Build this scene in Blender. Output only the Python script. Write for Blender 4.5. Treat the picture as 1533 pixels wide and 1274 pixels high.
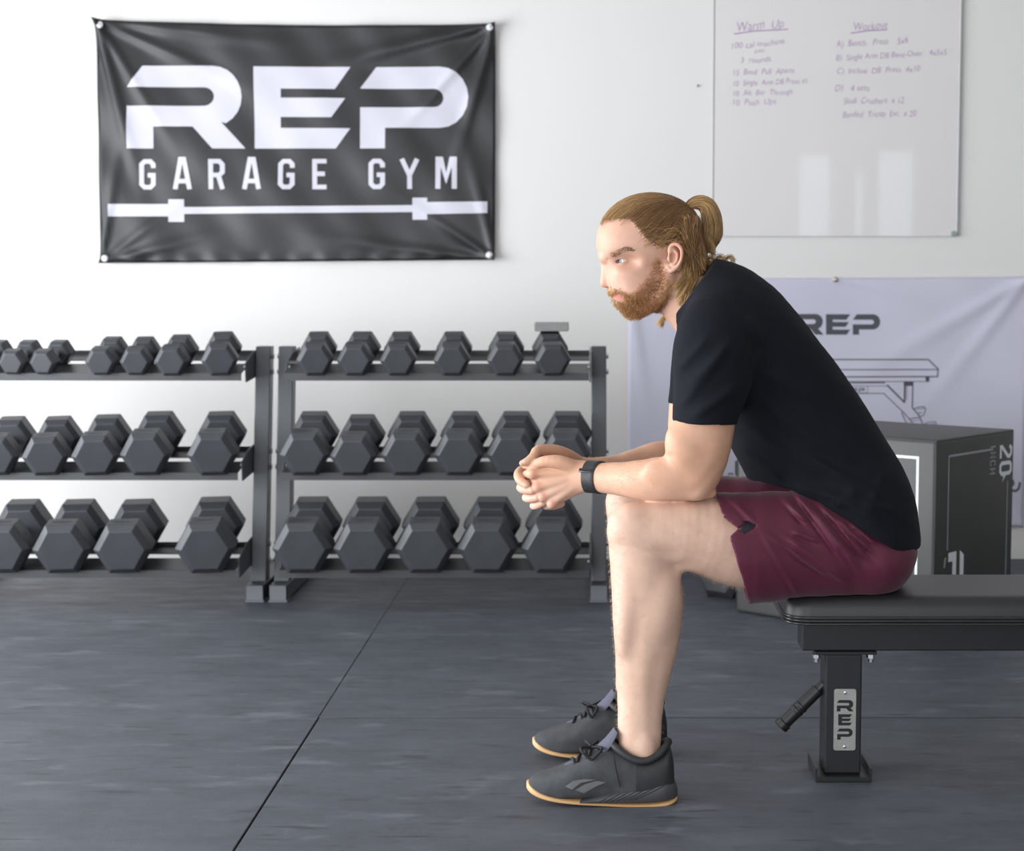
import bpy, bmesh, math, random, re
import numpy as np
from mathutils import Vector, Matrix

for o in list(bpy.data.objects): bpy.data.objects.remove(o)
SC = bpy.context.scene
COL = SC.collection
random.seed(7); RNG = np.random.default_rng(11)

# ------------------------------------------------------------------ camera
FPX, CAMH = 2400.0, 1.05
PITCH = math.atan(207/2400)
CP, SP = math.cos(PITCH), math.sin(PITCH)
cd = bpy.data.cameras.new('camera'); cam = bpy.data.objects.new('camera', cd); COL.objects.link(cam)
cd.sensor_fit = 'HORIZONTAL'; cd.sensor_width = 36.0; cd.lens = FPX/1533*36
cd.shift_x = -(890-766.5)/1533
cam.location = (0, 0, CAMH); cam.rotation_euler = (math.pi/2-PITCH, 0, 0)
cd.dof.use_dof = True; cd.dof.focus_distance = 3.3; cd.dof.aperture_fstop = 5.0
cd.clip_start = 0.05
SC.camera = cam

# ------------------------------------------------------------------ world, daylight, exposure
W = bpy.data.worlds.new('daylight'); SC.world = W; W.use_nodes = True
bg = W.node_tree.nodes['Background']
bg.inputs[0].default_value = (0.86, 0.93, 1.0, 1); bg.inputs[1].default_value = 2.4
def area(name, loc, rot, sx, sy, power, color):
    l = bpy.data.lights.new(name, 'AREA'); l.shape = 'RECTANGLE'; l.size = sx; l.size_y = sy
    l.energy = power; l.color = color
    o = bpy.data.objects.new(name, l); o.location = loc; o.rotation_euler = rot; COL.objects.link(o)
    return o
area('daylight_side_opening', (-3.32, 2.45, 1.02), (0, -math.pi/2, 0), 2.0, 5.5, 258, (0.95, 0.975, 1.0))
area('rear_fill_light', (-0.7, -1.92, 1.2), (math.pi/2, 0, 0), 3.1, 2.2, 46, (1.0, 0.985, 0.97))  # added fill lamp behind the camera, in an unseen opening
VS = SC.view_settings
VS.view_transform = 'Standard'; VS.look = 'None'; VS.gamma = 1.0; VS.use_curve_mapping = False
VS.exposure = 0.0

def at(px, py, Y):
    """photo pixel on the plane at distance Y -> world point"""
    xc = (px-890)/FPX; yc = -(py-637)/FPX
    t = Y/(yc*SP+CP)
    return np.array([t*xc, Y, CAMH+t*(yc*CP-SP)])
def mpp(Y, z=0.6):
    return (Y*CP+(CAMH-z)*SP)/FPX

# ------------------------------------------------------------------ materials
MATS = {}
def nodes_of(m): return m.node_tree.nodes, m.node_tree.links
def mat(name, color, rough=0.5, metal=0.0, spec=0.5, sheen=0.0, noise=None, bump=None, coat=0.0):
    """noise=(scale, amount, stretch) colour mottling; bump=(scale, strength, distance)"""
    if name in MATS: return MATS[name]
    m = bpy.data.materials.new(name); m.use_nodes = True
    N, L = nodes_of(m); b = N['Principled BSDF']
    b.inputs['Base Color'].default_value = (*color, 1); b.inputs['Roughness'].default_value = rough
    b.inputs['Metallic'].default_value = metal; b.inputs['Specular IOR Level'].default_value = spec
    if sheen: b.inputs['Sheen Weight'].default_value = sheen; b.inputs['Sheen Roughness'].default_value = 0.45
    if coat: b.inputs['Coat Weight'].default_value = coat
    tc = N.new('ShaderNodeTexCoord')
    if noise:
        sc, amt, st = noise
        mp = N.new('ShaderNodeMapping'); mp.inputs['Scale'].default_value = st
        nz = N.new('ShaderNodeTexNoise'); nz.inputs['Scale'].default_value = sc; nz.inputs['Detail'].default_value = 6
        nz.inputs['Roughness'].default_value = 0.62
        rp = N.new('ShaderNodeValToRGB')
        rp.color_ramp.elements[0].position = 0.3; rp.color_ramp.elements[1].position = 0.72
        lo = [max(0, c*(1-amt)) for c in color]; hi = [min(1, c*(1+amt)) for c in color]
        rp.color_ramp.elements[0].color = (*lo, 1); rp.color_ramp.elements[1].color = (*hi, 1)
        L.new(tc.outputs['Object'], mp.inputs[0]); L.new(mp.outputs[0], nz.inputs[0])
        L.new(nz.outputs['Fac'], rp.inputs[0]); L.new(rp.outputs[0], b.inputs['Base Color'])
    if bump:
        sc, st, ds = bump
        nz = N.new('ShaderNodeTexNoise'); nz.inputs['Scale'].default_value = sc; nz.inputs['Detail'].default_value = 4
        bp = N.new('ShaderNodeBump'); bp.inputs['Strength'].default_value = st; bp.inputs['Distance'].default_value = ds
        L.new(tc.outputs['Object'], nz.inputs[0]); L.new(nz.outputs['Fac'], bp.inputs['Height'])
        L.new(bp.outputs[0], b.inputs['Normal'])
    MATS[name] = m
    return m
def attr_mat(name, rough, spec=0.4, sss=0.0, bump=None, sheen=0.0):
    """base colour from the mesh's own pigment attribute"""
    m = bpy.data.materials.new(name); m.use_nodes = True
    N, L = nodes_of(m); b = N['Principled BSDF']
    a = N.new('ShaderNodeAttribute'); a.attribute_name = 'pigment'
    b.inputs['Roughness'].default_value = rough; b.inputs['Specular IOR Level'].default_value = spec
    if sheen: b.inputs['Sheen Weight'].default_value = sheen
    tc = N.new('ShaderNodeTexCoord')
    nz = N.new('ShaderNodeTexNoise'); nz.inputs['Scale'].default_value = 60; nz.inputs['Detail'].default_value = 5
    mx = N.new('ShaderNodeMix'); mx.data_type = 'RGBA'; mx.blend_type = 'MULTIPLY'
    rp = N.new('ShaderNodeValToRGB')
    rp.color_ramp.elements[0].position = 0.3; rp.color_ramp.elements[1].position = 0.7
    rp.color_ramp.elements[0].color = (0.95, 0.925, 0.91, 1); rp.color_ramp.elements[1].color = (1, 1, 1, 1)
    mx.inputs[0].default_value = 1.0
    L.new(tc.outputs['Object'], nz.inputs[0]); L.new(nz.outputs['Fac'], rp.inputs[0])
    L.new(a.outputs['Color'], mx.inputs[6]); L.new(rp.outputs[0], mx.inputs[7])
    L.new(mx.outputs[2], b.inputs['Base Color'])
    if sss:
        b.inputs['Subsurface Weight'].default_value = sss
        b.inputs['Subsurface Radius'].default_value = (1.0, 0.35, 0.2); b.inputs['Subsurface Scale'].default_value = 0.006
    if bump:
        sc, st, ds = bump
        n2 = N.new('ShaderNodeTexNoise'); n2.inputs['Scale'].default_value = sc; n2.inputs['Detail'].default_value = 4
        bp = N.new('ShaderNodeBump'); bp.inputs['Strength'].default_value = st; bp.inputs['Distance'].default_value = ds
        L.new(tc.outputs['Object'], n2.inputs[0]); L.new(n2.outputs['Fac'], bp.inputs['Height'])
        L.new(bp.outputs[0], b.inputs['Normal'])
    return m

# ------------------------------------------------------------------ mesh helpers
def empty(name, loc, rot=(0, 0, 0)):
    o = bpy.data.objects.new(name, None); COL.objects.link(o)
    o.location = loc; o.rotation_euler = rot; o.empty_display_size = 0.05
    return o
def tag(o, label=None, cat=None, group=None, kind=None):
    if label: o['label'] = label
    if cat: o['category'] = cat
    if group: o['group'] = group
    if kind: o['kind'] = kind
    return o
def link(name, me, m=None, parent=None, local=False, loc=None):
    """mesh data in world coordinates (or in the parent's own when local)"""
    o = bpy.data.objects.new(name, me); COL.objects.link(o)
    if m is not None:
        me.materials.clear(); me.materials.append(m)
    if parent is not None:
        o.parent = parent
        if not local:
            root = parent; off = Vector((0, 0, 0))
            while root is not None: off += root.location; root = root.parent
            me.transform(Matrix.Translation(-off))
    elif loc is not None:
        me.transform(Matrix.Translation(-Vector(loc))); o.location = loc
    return o
class MB:
    def __init__(s): s.v = []; s.f = []
    def add(s, vs, fs):
        n = len(s.v); s.v += [tuple(map(float, v)) for v in vs]; s.f += [tuple(i+n for i in f) for f in fs]; return s
    def box(s, lo, hi):
        (a, b, c), (d, e, g) = lo, hi
        return s.add([(a,b,c),(d,b,c),(d,e,c),(a,e,c),(a,b,g),(d,b,g),(d,e,g),(a,e,g)],
                     [(0,3,2,1),(4,5,6,7),(0,1,5,4),(1,2,6,5),(2,3,7,6),(3,0,4,7)])
    def loft(s, rings, cap=True):
        n = len(rings[0]); vs = [p for r in rings for p in r]; fs = []
        for i in range(len(rings)-1):
            for j in range(n):
                k = (j+1) % n
                fs.append((i*n+j, i*n+k, (i+1)*n+k, (i+1)*n+j))
        if cap:
            fs.append(tuple(range(n))[::-1]); fs.append(tuple((len(rings)-1)*n+j for j in range(n)))
        return s.add(vs, fs)
    def tube(s, pts, r, n=10, cap=True):
        P = [Vector(p) for p in pts]; rr = r if hasattr(r, '__len__') else [r]*len(P)
        rings = []; up = None
        for i, p in enumerate(P):
            t = (P[min(i+1, len(P)-1)]-P[max(i-1, 0)]).normalized()
            if up is None:
                up = Vector((0, 0, 1)) if abs(t.z) < 0.9 else Vector((0, 1, 0))
            a = (up-t*up.dot(t)).normalized(); b = t.cross(a); up = a
            rings.append([p+(a*math.cos(q)+b*math.sin(q))*rr[i] for q in [2*math.pi*j/n for j in range(n)]])
        return s.loft(rings, cap)
    def prism(s, poly, axis, a, b):
        """extrude a 2-D polygon along an axis: 'x' takes (y,z), 'y' takes (x,z), 'z' takes (x,y)"""
        def q(p, t): return {'x': (t, p[0], p[1]), 'y': (p[0], t, p[1]), 'z': (p[0], p[1], t)}[axis]
        n = len(poly)
        return s.add([q(p, a) for p in poly]+[q(p, b) for p in poly],
                     [tuple(range(n)), tuple(range(n, 2*n))[::-1]]+[(i, n+i, n+(i+1) % n, (i+1) % n) for i in range(n)])
    def mesh(s, name, bevel=0.0, seg=2, smooth=False, angle=None):
        me = bpy.data.meshes.new(name); me.from_pydata(s.v, [], s.f); me.update()
        bm = bmesh.new(); bm.from_mesh(me)
        bmesh.ops.recalc_face_normals(bm, faces=bm.faces)
        if bevel:
            es = [e for e in bm.edges if len(e.link_faces) == 2 and e.calc_face_angle(0) > 0.5]
            bmesh.ops.bevel(bm, geom=es, offset=bevel, segments=seg, affect='EDGES', profile=0.5)
        bm.to_mesh(me); bm.free()
        if smooth:
            for p in me.polygons: p.use_smooth = True
            if angle is not None: me.set_sharp_from_angle(angle=angle)
        return me
    def obj(s, name, m, parent=None, bevel=0.0, seg=2, smooth=False, angle=None, local=False, loc=None):
        return link(name, s.mesh(name, bevel, seg, smooth, angle), m, parent, local, loc)
def lathe(prof, axis_p, axis_d, n=20):
    """profile [(t, r)] around a line"""
    d = Vector(axis_d).normalized(); a = d.orthogonal().normalized(); b = d.cross(a); P = Vector(axis_p)
    return [[P+d*t+(a*math.cos(2*math.pi*j/n)+b*math.sin(2*math.pi*j/n))*r for j in range(n)] for t, r in prof]

# ------------------------------------------------------------------ the room
WY = 6.15; XL, XR, YF, ZC = -3.4, 3.3, -2.0, 2.9
M_wall = mat('wall_paint', (0.76, 0.74, 0.725), 0.75, spec=0.25, bump=(180, 0.06, 0.004))
M_ceil = mat('ceiling_paint', (0.62, 0.61, 0.59), 0.85)
M_wall2 = mat('dim_unseen_wall', (0.42, 0.41, 0.40), 0.85)  # walls out of view, toned darker to cut bounced light
def wall_with_holes(name, plane, c, u0, u1, z0, z1, holes, thick, outdir, m=None):
    """wall as a frame of boxes round rectangular openings"""
    us = sorted({u0, u1, *[h[0] for h in holes], *[h[1] for h in holes]})
    zs = sorted({z0, z1, *[h[2] for h in holes], *[h[3] for h in holes]})
    mb = MB()
    for i in range(len(us)-1):
        for j in range(len(zs)-1):
            cu, cz = (us[i]+us[i+1])/2, (zs[j]+zs[j+1])/2
            if any(h[0] < cu < h[1] and h[2] < cz < h[3] for h in holes): continue
            a, b = sorted((c, c+thick*outdir))
            if plane == 'x': mb.box((a, us[i], zs[j]), (b, us[i+1], zs[j+1]))
            else: mb.box((us[i], a, zs[j]), (us[i+1], b, zs[j+1]))
    return tag(mb.obj(name, m or M_wall), kind='structure')
wall_with_holes('wall_back', 'y', WY, XL-0.15, XR+0.15, 0, ZC, [], 0.15, 1)
wall_with_holes('wall_left', 'x', XL, YF, WY, 0, ZC, [(-0.35, 5.25, 0.0, 2.1)], 0.15, -1)
wall_with_holes('wall_right', 'x', XR, YF, WY, 0, ZC, [], 0.15, 1, M_wall2)
wall_with_holes('wall_front', 'y', YF, XL-0.15, XR+0.15, 0, ZC,
    [(-2.3, 0.9, 0.0, 2.35), (1.81, 2.09, 0.3, 2.22), (2.31, 2.385, 0.3, 2.05), (2.51, 2.83, 0.3, 2.25)], 0.15, -1, M_wall2)  # wide first opening added for the rear fill, clear of the board's reflections
tag(MB().box((XL-0.15, YF-0.15, ZC), (XR+0.15, WY+0.15, ZC+0.1)).obj('ceiling', M_ceil), kind='structure')
M_sub = mat('subfloor', (0.006, 0.006, 0.007), 0.9)
floor = tag(MB().box((XL-0.15, YF-0.15, -0.10), (XR+0.15, WY+0.15, -0.010)).obj('floor', M_sub), kind='structure')
# rubber flooring: long strip on the side of the opening, cross strips on the other
M_mat = mat('rubber_mat', (0.058, 0.061, 0.068), 0.52, spec=0.42)
def rubber_nodes(m):
    N, L = nodes_of(m); b = N['Principled BSDF']
    tc = N.new('ShaderNodeTexCoord')
    def noise(scale, st, det=6, r=0.6):
        mp = N.new('ShaderNodeMapping'); mp.inputs['Scale'].default_value = st
        mp.inputs['Rotation'].default_value = (0, 0, 0.12)
        n = N.new('ShaderNodeTexNoise'); n.inputs['Scale'].default_value = scale; n.inputs['Detail'].default_value = det
        n.inputs['Roughness'].default_value = r
        L.new(tc.outputs['Object'], mp.inputs[0]); L.new(mp.outputs[0], n.inputs[0]); return n
    def ramp(n, p0, c0, p1, c1):
        r = N.new('ShaderNodeValToRGB'); r.color_ramp.elements[0].position = p0; r.color_ramp.elements[1].position = p1
        r.color_ramp.elements[0].color = (*c0, 1); r.color_ramp.elements[1].color = (*c1, 1)
        L.new(n.outputs['Fac'], r.inputs[0]); return r
    def mix(f, a, c2, mode='MIX'):
        x = N.new('ShaderNodeMix'); x.data_type = 'RGBA'; x.blend_type = mode
        L.new(f, x.inputs[0]); L.new(a, x.inputs[6]); x.inputs[7].default_value = (*c2, 1); return x.outputs[2]
    base = ramp(noise(4.0, (1, 1.7, 1), 9, 0.72), 0.3, (0.050, 0.055, 0.067), 0.72, (0.088, 0.096, 0.117))
    smear = ramp(noise(4.2, (1, 2.6, 1), 6, 0.6), 0.57, (0, 0, 0), 0.70, (0.75, 0.75, 0.75))
    c = mix(smear.outputs[0], base.outputs[0], (0.135, 0.145, 0.172))
    scuff = ramp(noise(7.0, (1, 6, 1), 3, 0.5), 0.30, (0.75, 0.75, 0.75), 0.40, (0, 0, 0))
    c = mix(scuff.outputs[0], c, (0.032, 0.033, 0.037))
    fleck = ramp(noise(95, (1, 1, 1), 1, 0.4), 0.79, (0, 0, 0), 0.82, (0.8, 0.8, 0.8))
    c = mix(fleck.outputs[0], c, (0.22, 0.23, 0.25))
    L.new(c, b.inputs['Base Color'])
    rr = ramp(noise(5, (1, 3, 1), 6), 0.3, (0.42,)*3, 0.7, (0.62,)*3)
    L.new(rr.outputs[0], b.inputs['Roughness'])
    bp = N.new('ShaderNodeBump'); bp.inputs['Strength'].default_value = 0.35; bp.inputs['Distance'].default_value = 0.002
    L.new(noise(420, (1, 1, 1), 3).outputs['Fac'], bp.inputs['Height']); L.new(bp.outputs[0], b.inputs['Normal'])
rubber_nodes(M_mat)
def rubber(x0, x1, y0, y1):
    MB().box((x0, y0, -0.010), (x1, y1, 0.0)).obj('rubber_mat', M_mat, floor, bevel=0.0012, seg=1)
rubber(-2.60, -0.6775, YF, WY); rubber(XL, -2.6015, YF, WY)
rows = [YF, -0.91, 0.02, 0.985, 1.93, 2.895, 3.853, 4.795, 5.74, WY]
for i in range(len(rows)-1):
    g = 0.0045 if rows[i] < 3.8 else (0.002 if i == 6 else 0.0008)
    e = 0.008 if rows[i] < 3.5 else 0.005
    if 0 < i: MB().box((-0.672, rows[i]-0.008, -0.0098), (XR, rows[i], -0.0022)).obj('gap_shade_strip', M_sub, floor)  # near-black strip added in each mat gap to stand in for its shade
    rubber(-0.6775+g, 2.10, rows[i], rows[i+1]-e); rubber(2.1015, XR, rows[i], rows[i+1]-e)
# ------------------------------------------------------------------ dumbbell racks
M_steel = mat('rack_powder_coat', (0.072, 0.076, 0.085), 0.36, spec=0.55, bump=(900, 0.12, 0.0006))
M_rail = mat('rail_powder_coat', (0.040, 0.041, 0.045), 0.42, spec=0.5)
M_bolt = mat('zinc_bolt', (0.72, 0.72, 0.74), 0.25, metal=1.0)
M_foot = mat('rack_foot_cap', (0.15, 0.155, 0.17), 0.4, spec=0.5)
TILT = math.radians(8.0); TILTS = {'top': math.radians(11), 'middle': math.radians(10), 'bottom': math.radians(8)}
TIERS = {'top': (5.30, 0.768), 'middle': (5.22, 0.446), 'bottom': (5.15, 0.135)}   # front edge of each tray: Y, z
UP0, UP1, UPZ = 5.375, 5.530, 0.848                                            # leaning uprights
def upY(z): return UP0+(UP1-UP0)*z/UPZ
def make_rack(xl, xr, label):
    """xl, xr: centres of the two uprights"""
    r = empty('dumbbell_rack', ((xl+xr)/2, 5.5, 0)); tag(r, label, 'rack')
    for x, s in ((xl, 1), (xr, -1)):
        hw, hd = 0.0255, 0.030
        mb = MB(); y0 = upY(0.058)
        mb.add([(x+a*hw, y+b*hd, z) for z, y in ((0.058, upY(0.058)), (UPZ, upY(UPZ))) for a, b in ((-1, -1), (1, -1), (1, 1), (-1, 1))],
               [(0, 1, 2, 3), (4, 5, 6, 7), (0, 1, 5, 4), (1, 2, 6, 5), (2, 3, 7, 6), (3, 0, 4, 7)])
        u = mb.obj('upright', M_steel, r, bevel=0.003)
        fo = MB().box((x-0.029, 5.290, 0.006), (x+0.029, 5.93, 0.058)).obj('foot', M_steel, r, bevel=0.003)
        MB().box((x-0.0315, 5.286, 0.0005), (x+0.0315, 5.345, 0.007)).obj('foot_pad', M_foot, fo, bevel=0.001, seg=1)
        MB().box((x-0.027, 5.2875, 0.008), (x+0.027, 5.2905, 0.056)).obj('end_cap', M_foot, fo)
        for tname, (yf, zf) in TIERS.items():
            # side bracket: a plate that carries the two rails
            pts = [(yf+0.05, zf-0.035), (yf+0.30, zf-0.02), (yf+0.30, zf+0.075), (yf+0.16, zf+0.062), (yf+0.05, zf+0.03)]
            xi = x+s*(hw+0.001); xo = xi+s*0.005
            br = MB().prism(pts, 'x', min(xi, xo), max(xi, xo)).obj('bracket', M_steel, r, bevel=0.0012, seg=1)
            for dz in (0.045, -0.008):
                yb = upY(zf+dz)
                rings = lathe([(0, 0.010), (0.006, 0.010), (0.0075, 0.008)], (x-s*(hw+0.0005), yb, zf+dz), (-s, 0, 0), 6)
                MB().loft(rings).obj('bolt', M_bolt, u)
            rings = lathe([(0, 0.009), (0.006, 0.009), (0.007, 0.007)], (xo+s*0.0005, yf+0.07, zf+0.012), (s, 0, 0), 6)
            MB().loft(rings).obj('bolt', M_bolt, br)
    xa, xb = xl+0.0325, xr-0.0325
    for tname, (yf, zf) in TIERS.items():
        t = math.tan(TILTS[tname])
        # each rail is a folded angle: a shelf strip in the tray plane and a lip
        front = [(yf, zf-0.003), (yf+0.125, zf+0.125*t-0.003), (yf+0.125, zf+0.125*t), (yf+0.0, zf), (yf-0.003, zf-0.001), (yf-0.003, zf-0.026), (yf, zf-0.026)]
        rear = [(yf+0.175, zf+0.175*t-0.003), (yf+0.262, zf+0.262*t-0.003), (yf+0.262, zf+0.262*t+0.013), (yf+0.259, zf+0.262*t+0.013), (yf+0.259, zf+0.262*t), (yf+0.175, zf+0.175*t)]
        MB().prism(front, 'x', xa, xb).obj('shelf_rail', M_rail, r)
        MB().prism(rear, 'x', xa, xb).obj('shelf_rail', M_rail, r)
    return r
XB0, XB1 = -1.058, 0.015          # rack beside the man
XA1 = -1.136; XA0 = XA1-1.073
make_rack(XB0, XB1, 'black steel three-tier dumbbell rack directly behind the clasped hands of the man')
make_rack(XA0, XA1, 'black steel three-tier dumbbell rack holding the smallest dumbbells, farther from the man')

# ------------------------------------------------------------------ dumbbells
M_hex = mat('hex_rubber', (0.040, 0.042, 0.048), 0.45, spec=0.5, noise=(9, 0.16, (1, 1, 1)), bump=(300, 0.12, 0.0008))
M_hexlet = mat('moulded_lettering', (0.012, 0.012, 0.013), 0.55)
M_chrome = mat('chrome_handle', (0.78, 0.78, 0.80), 0.18, metal=1.0)
M_grip = mat('dark_handle', (0.05, 0.05, 0.055), 0.35, metal=0.6)
LOGO = {}
def arc(cx, cy, rx, ry, a0, a1, n=10):
    return [(cx+rx*math.cos(math.radians(a0+(a1-a0)*i/n)), cy+ry*math.sin(math.radians(a0+(a1-a0)*i/n))) for i in range(n+1)]
# letter outlines in their own units, y down
LOGO['R'] = [(150, 270), (205, 192)]+arc(460, 303, 106, 111, -90, 62)+[(492, 397), (580, 493), (460, 493), (388, 413), (245, 413), (245, 493), (150, 493), (150, 338)]+arc(428, 304, 37, 34, 90, -90)
LOGO['E'] = [(610, 195), (962, 197), (905, 277), (708, 275), (708, 308), (943, 310), (893, 380), (708, 378), (708, 418), (962, 420), (908, 493), (613, 493)]
LOGO['P'] = [(997, 275), (1055, 197)]+arc(1285, 307, 106, 111, -90, 90)+[(1088, 418), (1088, 493), (997, 493), (997, 343)]+arc(1265, 310, 35, 33, 90, -90)
def logo_polys(x0, y0, w, h):
    """the three letters inside a box, y down"""
    return {k: [(x0+(x-150)/1240*w, y0+(y-192)/301*h) for x, y in p] for k, p in LOGO.items()}
DB = {}
def dumbbell_mesh(R, L, hl):
    key = (R, L, hl)
    if key in DB: return DB[key]
    def ring(y, r): return [(r*math.cos(math.radians(60*i)), y, r*math.sin(math.radians(60*i))) for i in range(6)]
    ch = 0.25*R
    def head(y0, y1):
        mb = MB(); mb.loft([ring(y0, R*0.77), ring(y0+ch*0.85, R), ring(y1-ch*0.85, R), ring(y1, R*0.77)])
        return mb.mesh('head', bevel=0.0022, seg=2)
    a = head(-L/2, -L/2+hl); b = head(L/2-hl, L/2)
    g = L/2-hl; mb = MB()
    mb.loft(lathe([(-g-0.005, 0.0125), (-g*0.8, 0.0135), (-g*0.4, 0.0165), (0, 0.0175), (g*0.4, 0.0165), (g*0.8, 0.0135), (g+0.005, 0.0125)], (0, 0, 0), (0, 1, 0), 16))
    hnd = mb.mesh('handle', smooth=True)
    mb = MB(); z = R*0.866+0.0003; wd = R*0.62
    for k, p in logo_polys(-wd/2, 0, wd, wd*0.26).items():
        mb.add([(x, -L/2+hl*0.55-y, z) for x, y in p], [tuple(range(len(p)))])
    let = mb.mesh('lettering')
    DB[key] = (a, b, hnd, let); return DB[key]
def dumbbell(tier, pxf, pxr, R, L, hl, label, group, chrome=False, push=0.0):
    """pxf / pxr: photo columns of front and rear head centres"""
    yf, zf = TIERS[tier]; TILT = TILTS[tier]
    Rf = R*0.866
    cy = yf-0.055+push+L/2*math.cos(TILT)+0.0
    s0 = (cy-yf)/math.cos(TILT)
    pz = zf+s0*math.sin(TILT)+Rf*math.cos(TILT)+0.0006; py = cy-Rf*math.sin(TILT)
    yF, yR = py-L/2*math.cos(TILT), py+L/2*math.cos(TILT)
    xf = at(pxf, 680, yF)[0]; xr = at(pxr, 650, yR)[0]
    yaw = math.asin(max(-0.4, min(0.4, (xr-xf)/L)))
    o = empty('hex_dumbbell', ((xf+xr)/2, py, pz))
    o.rotation_mode = 'XYZ'
    o.matrix_basis = Matrix.Translation(((xf+xr)/2, py, pz)) @ Matrix.Rotation(TILT, 4, 'X') @ Matrix.Rotation(-yaw, 4, 'Z')
    tag(o, label, 'dumbbell', group)
    global LAST_TOP, LAST_Y
    if tier == 'top' and pxf == 828:
        LAST_Y = py+(L/2-hl/2)*math.cos(TILT); LAST_TOP = pz+Rf*math.cos(TILT)+(L/2-0.016)*math.sin(TILT)+0.0008
    a, b, h, t = dumbbell_mesh(R, L, hl)
    for nm, me, m in (('head', a, M_hex), ('head', b, M_hex), ('handle', h, M_chrome if chrome else M_grip), ('lettering', t, M_hexlet)):
        me.materials.clear(); me.materials.append(m)
        c = bpy.data.objects.new(nm, me); COL.objects.link(c); c.parent = o
    return o
ORD = ['first', 'second', 'third', 'fourth', 'fifth', 'sixth', 'seventh']
GB = 'hex dumbbells on the rack behind the man'; GA = 'hex dumbbells on the farther rack'
def row(rack, tier, items, reverse):
    n = len(items)
    for i, (pf, pr, R, L, hl, chrome, push) in enumerate(items):
        k = n-1-i if reverse else i
        if rack == 'B': lab = '%s hex dumbbell from the paired uprights, %s tier of the rack behind the hands' % (ORD[k], tier)
        else: lab = '%s hex dumbbell from the paired uprights, %s tier of the farther rack' % (ORD[k], tier)
        dumbbell(tier, pf, pr, R, L, hl, lab, GB if rack == 'B' else GA, chrome, push)
S = (0.061, 0.225, 0.072); Mm = (0.0825, 0.325, 0.098); Bb = (0.0970, 0.365, 0.116)
row('B', 'top', [(473, 481, *S, False, 0), (532, 547, *S, False, 0), (597, 605, *S, False, 0), (677, 682, *S, False, 0), (757, 759, *S, False, 0), (828, 823, *S, False, 0)], False)
row('B', 'middle', [(455, 474, *Mm, False, 0), (528, 545, 0.0775, 0.315, 0.093, False, 0), (607, 619, *Mm, False, 0), (686, 698, *Mm, False, 0), (765, 774, *Mm, False, 0), (846, 850, *Mm, False, 0)], False)
row('B', 'bottom', [(449, 470, *Bb, False, 0), (541, 558, *Bb, False, 0), (634, 646, *Bb, False, 0), (728, 738, *Bb, False, 0), (824, 830, *Bb, False, 0)], False)
T1 = (0.046, 0.190, 0.058); T2 = (0.052, 0.205, 0.066); T3 = (0.056, 0.215, 0.072)
row('A', 'top', [(-27, 9, *T1, True, 0.02), (20, 53, *T1, True, 0.02), (66, 99, *T1, True, 0.02), (153, 177, *T2, True, 0.01), (205, 224, *T2, False, 0.01), (258, 278, *T3, False, 0), (331, 339, *S, False, 0)], True)
row('A', 'middle', [(-9, 25, 0.0745, 0.31, 0.092, False, 0), (66, 93, 0.0750, 0.31, 0.092, False, 0), (141, 167, 0.0775, 0.315, 0.093, False, 0), (216, 244, *Mm, False, 0), (317, 335, *Mm, False, 0)], True)
row('A', 'bottom', [(-6, 40, 0.0935, 0.355, 0.112, False, 0), (86, 122, 0.0935, 0.355, 0.112, False, 0), (178, 210, 0.0935, 0.355, 0.112, False, 0), (303, 324, *Bb, False, 0)], True)
# the small grey block lying across the last dumbbell of the top tier
M_grey = mat('grey_block', (0.23, 0.225, 0.22), 0.6, bump=(200, 0.15, 0.001), noise=(30, 0.15, (1, 4, 4)))
p = at(826, 488, 5.44); p[2] = LAST_TOP
blk = MB().box((p[0]-0.0575, LAST_Y-0.03, p[2]), (p[0]+0.0575, LAST_Y+0.035, p[2]+0.030)).obj('metal_bar', M_grey, bevel=0.003, loc=(p[0], 5.44, p[2]))
tag(blk, 'small light grey bar lying across the end dumbbell of the top tier', 'bar')
# hex dumbbells on the floor between the rack and the padded box
def floor_dumbbell(x, y, R, L, hl, rz, roll, label):
    o = empty('hex_dumbbell', (x, y, R*0.866+0.0008)); o.rotation_euler = (0, 0, rz); tag(o, label, 'dumbbell')
    a, b, h, t = dumbbell_mesh(R, L, hl)
    for nm, me, m in (('head', a, M_hex), ('head', b, M_hex), ('handle', h, M_grip), ('lettering', t, M_hexlet)):
        me.materials.clear(); me.materials.append(m)
        c = bpy.data.objects.new(nm, me); COL.objects.link(c); c.parent = o
floor_dumbbell(0.535, 5.513, 0.105, 0.38, 0.13, math.radians(-41), 0, 'large black hex dumbbell on the floor between the rack and the box')

# ------------------------------------------------------------------ flat print helpers
def fill_poly(bm, pts):
    vs = [bm.verts.new(p) for p in pts]
    f = bm.faces.new(vs); f.normal_update(); bmesh.ops.triangulate(bm, faces=[f])
def stroke_outline(pts, w, closed=False):
    """polyline -> outline polygon(s) with mitred corners"""
    P = [Vector((x, y)) for x, y in pts]; n = len(P); Lf = []; Rt = []
    for i in range(n):
        if closed: a, b = P[i-1], P[(i+1) % n]
        else: a, b = P[max(i-1, 0)], P[min(i+1, n-1)]
        d0 = (P[i]-a); d1 = (b-P[i])
        d0 = d0.normalized() if d0.length > 1e-9 else d1.normalized()
        d1 = d1.normalized() if d1.length > 1e-9 else d0
        m = Vector((-(d0.y+d1.y), d0.x+d1.x))
        m = m.normalized() if m.length > 1e-6 else Vector((-d0.y, d0.x))
        nrm = Vector((-d0.y, d0.x)); k = min(2.5, 1/max(0.3, m.dot(nrm)))
        Lf.append(P[i]+m*k*w/2); Rt.append(P[i]-m*k*w/2)
    quads = []
    rng = range(n) if closed else range(n-1)
    for i in rng:
        j = (i+1) % n
        quads.append([Lf[i], Lf[j], Rt[j], Rt[i]])
    return quads
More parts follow.
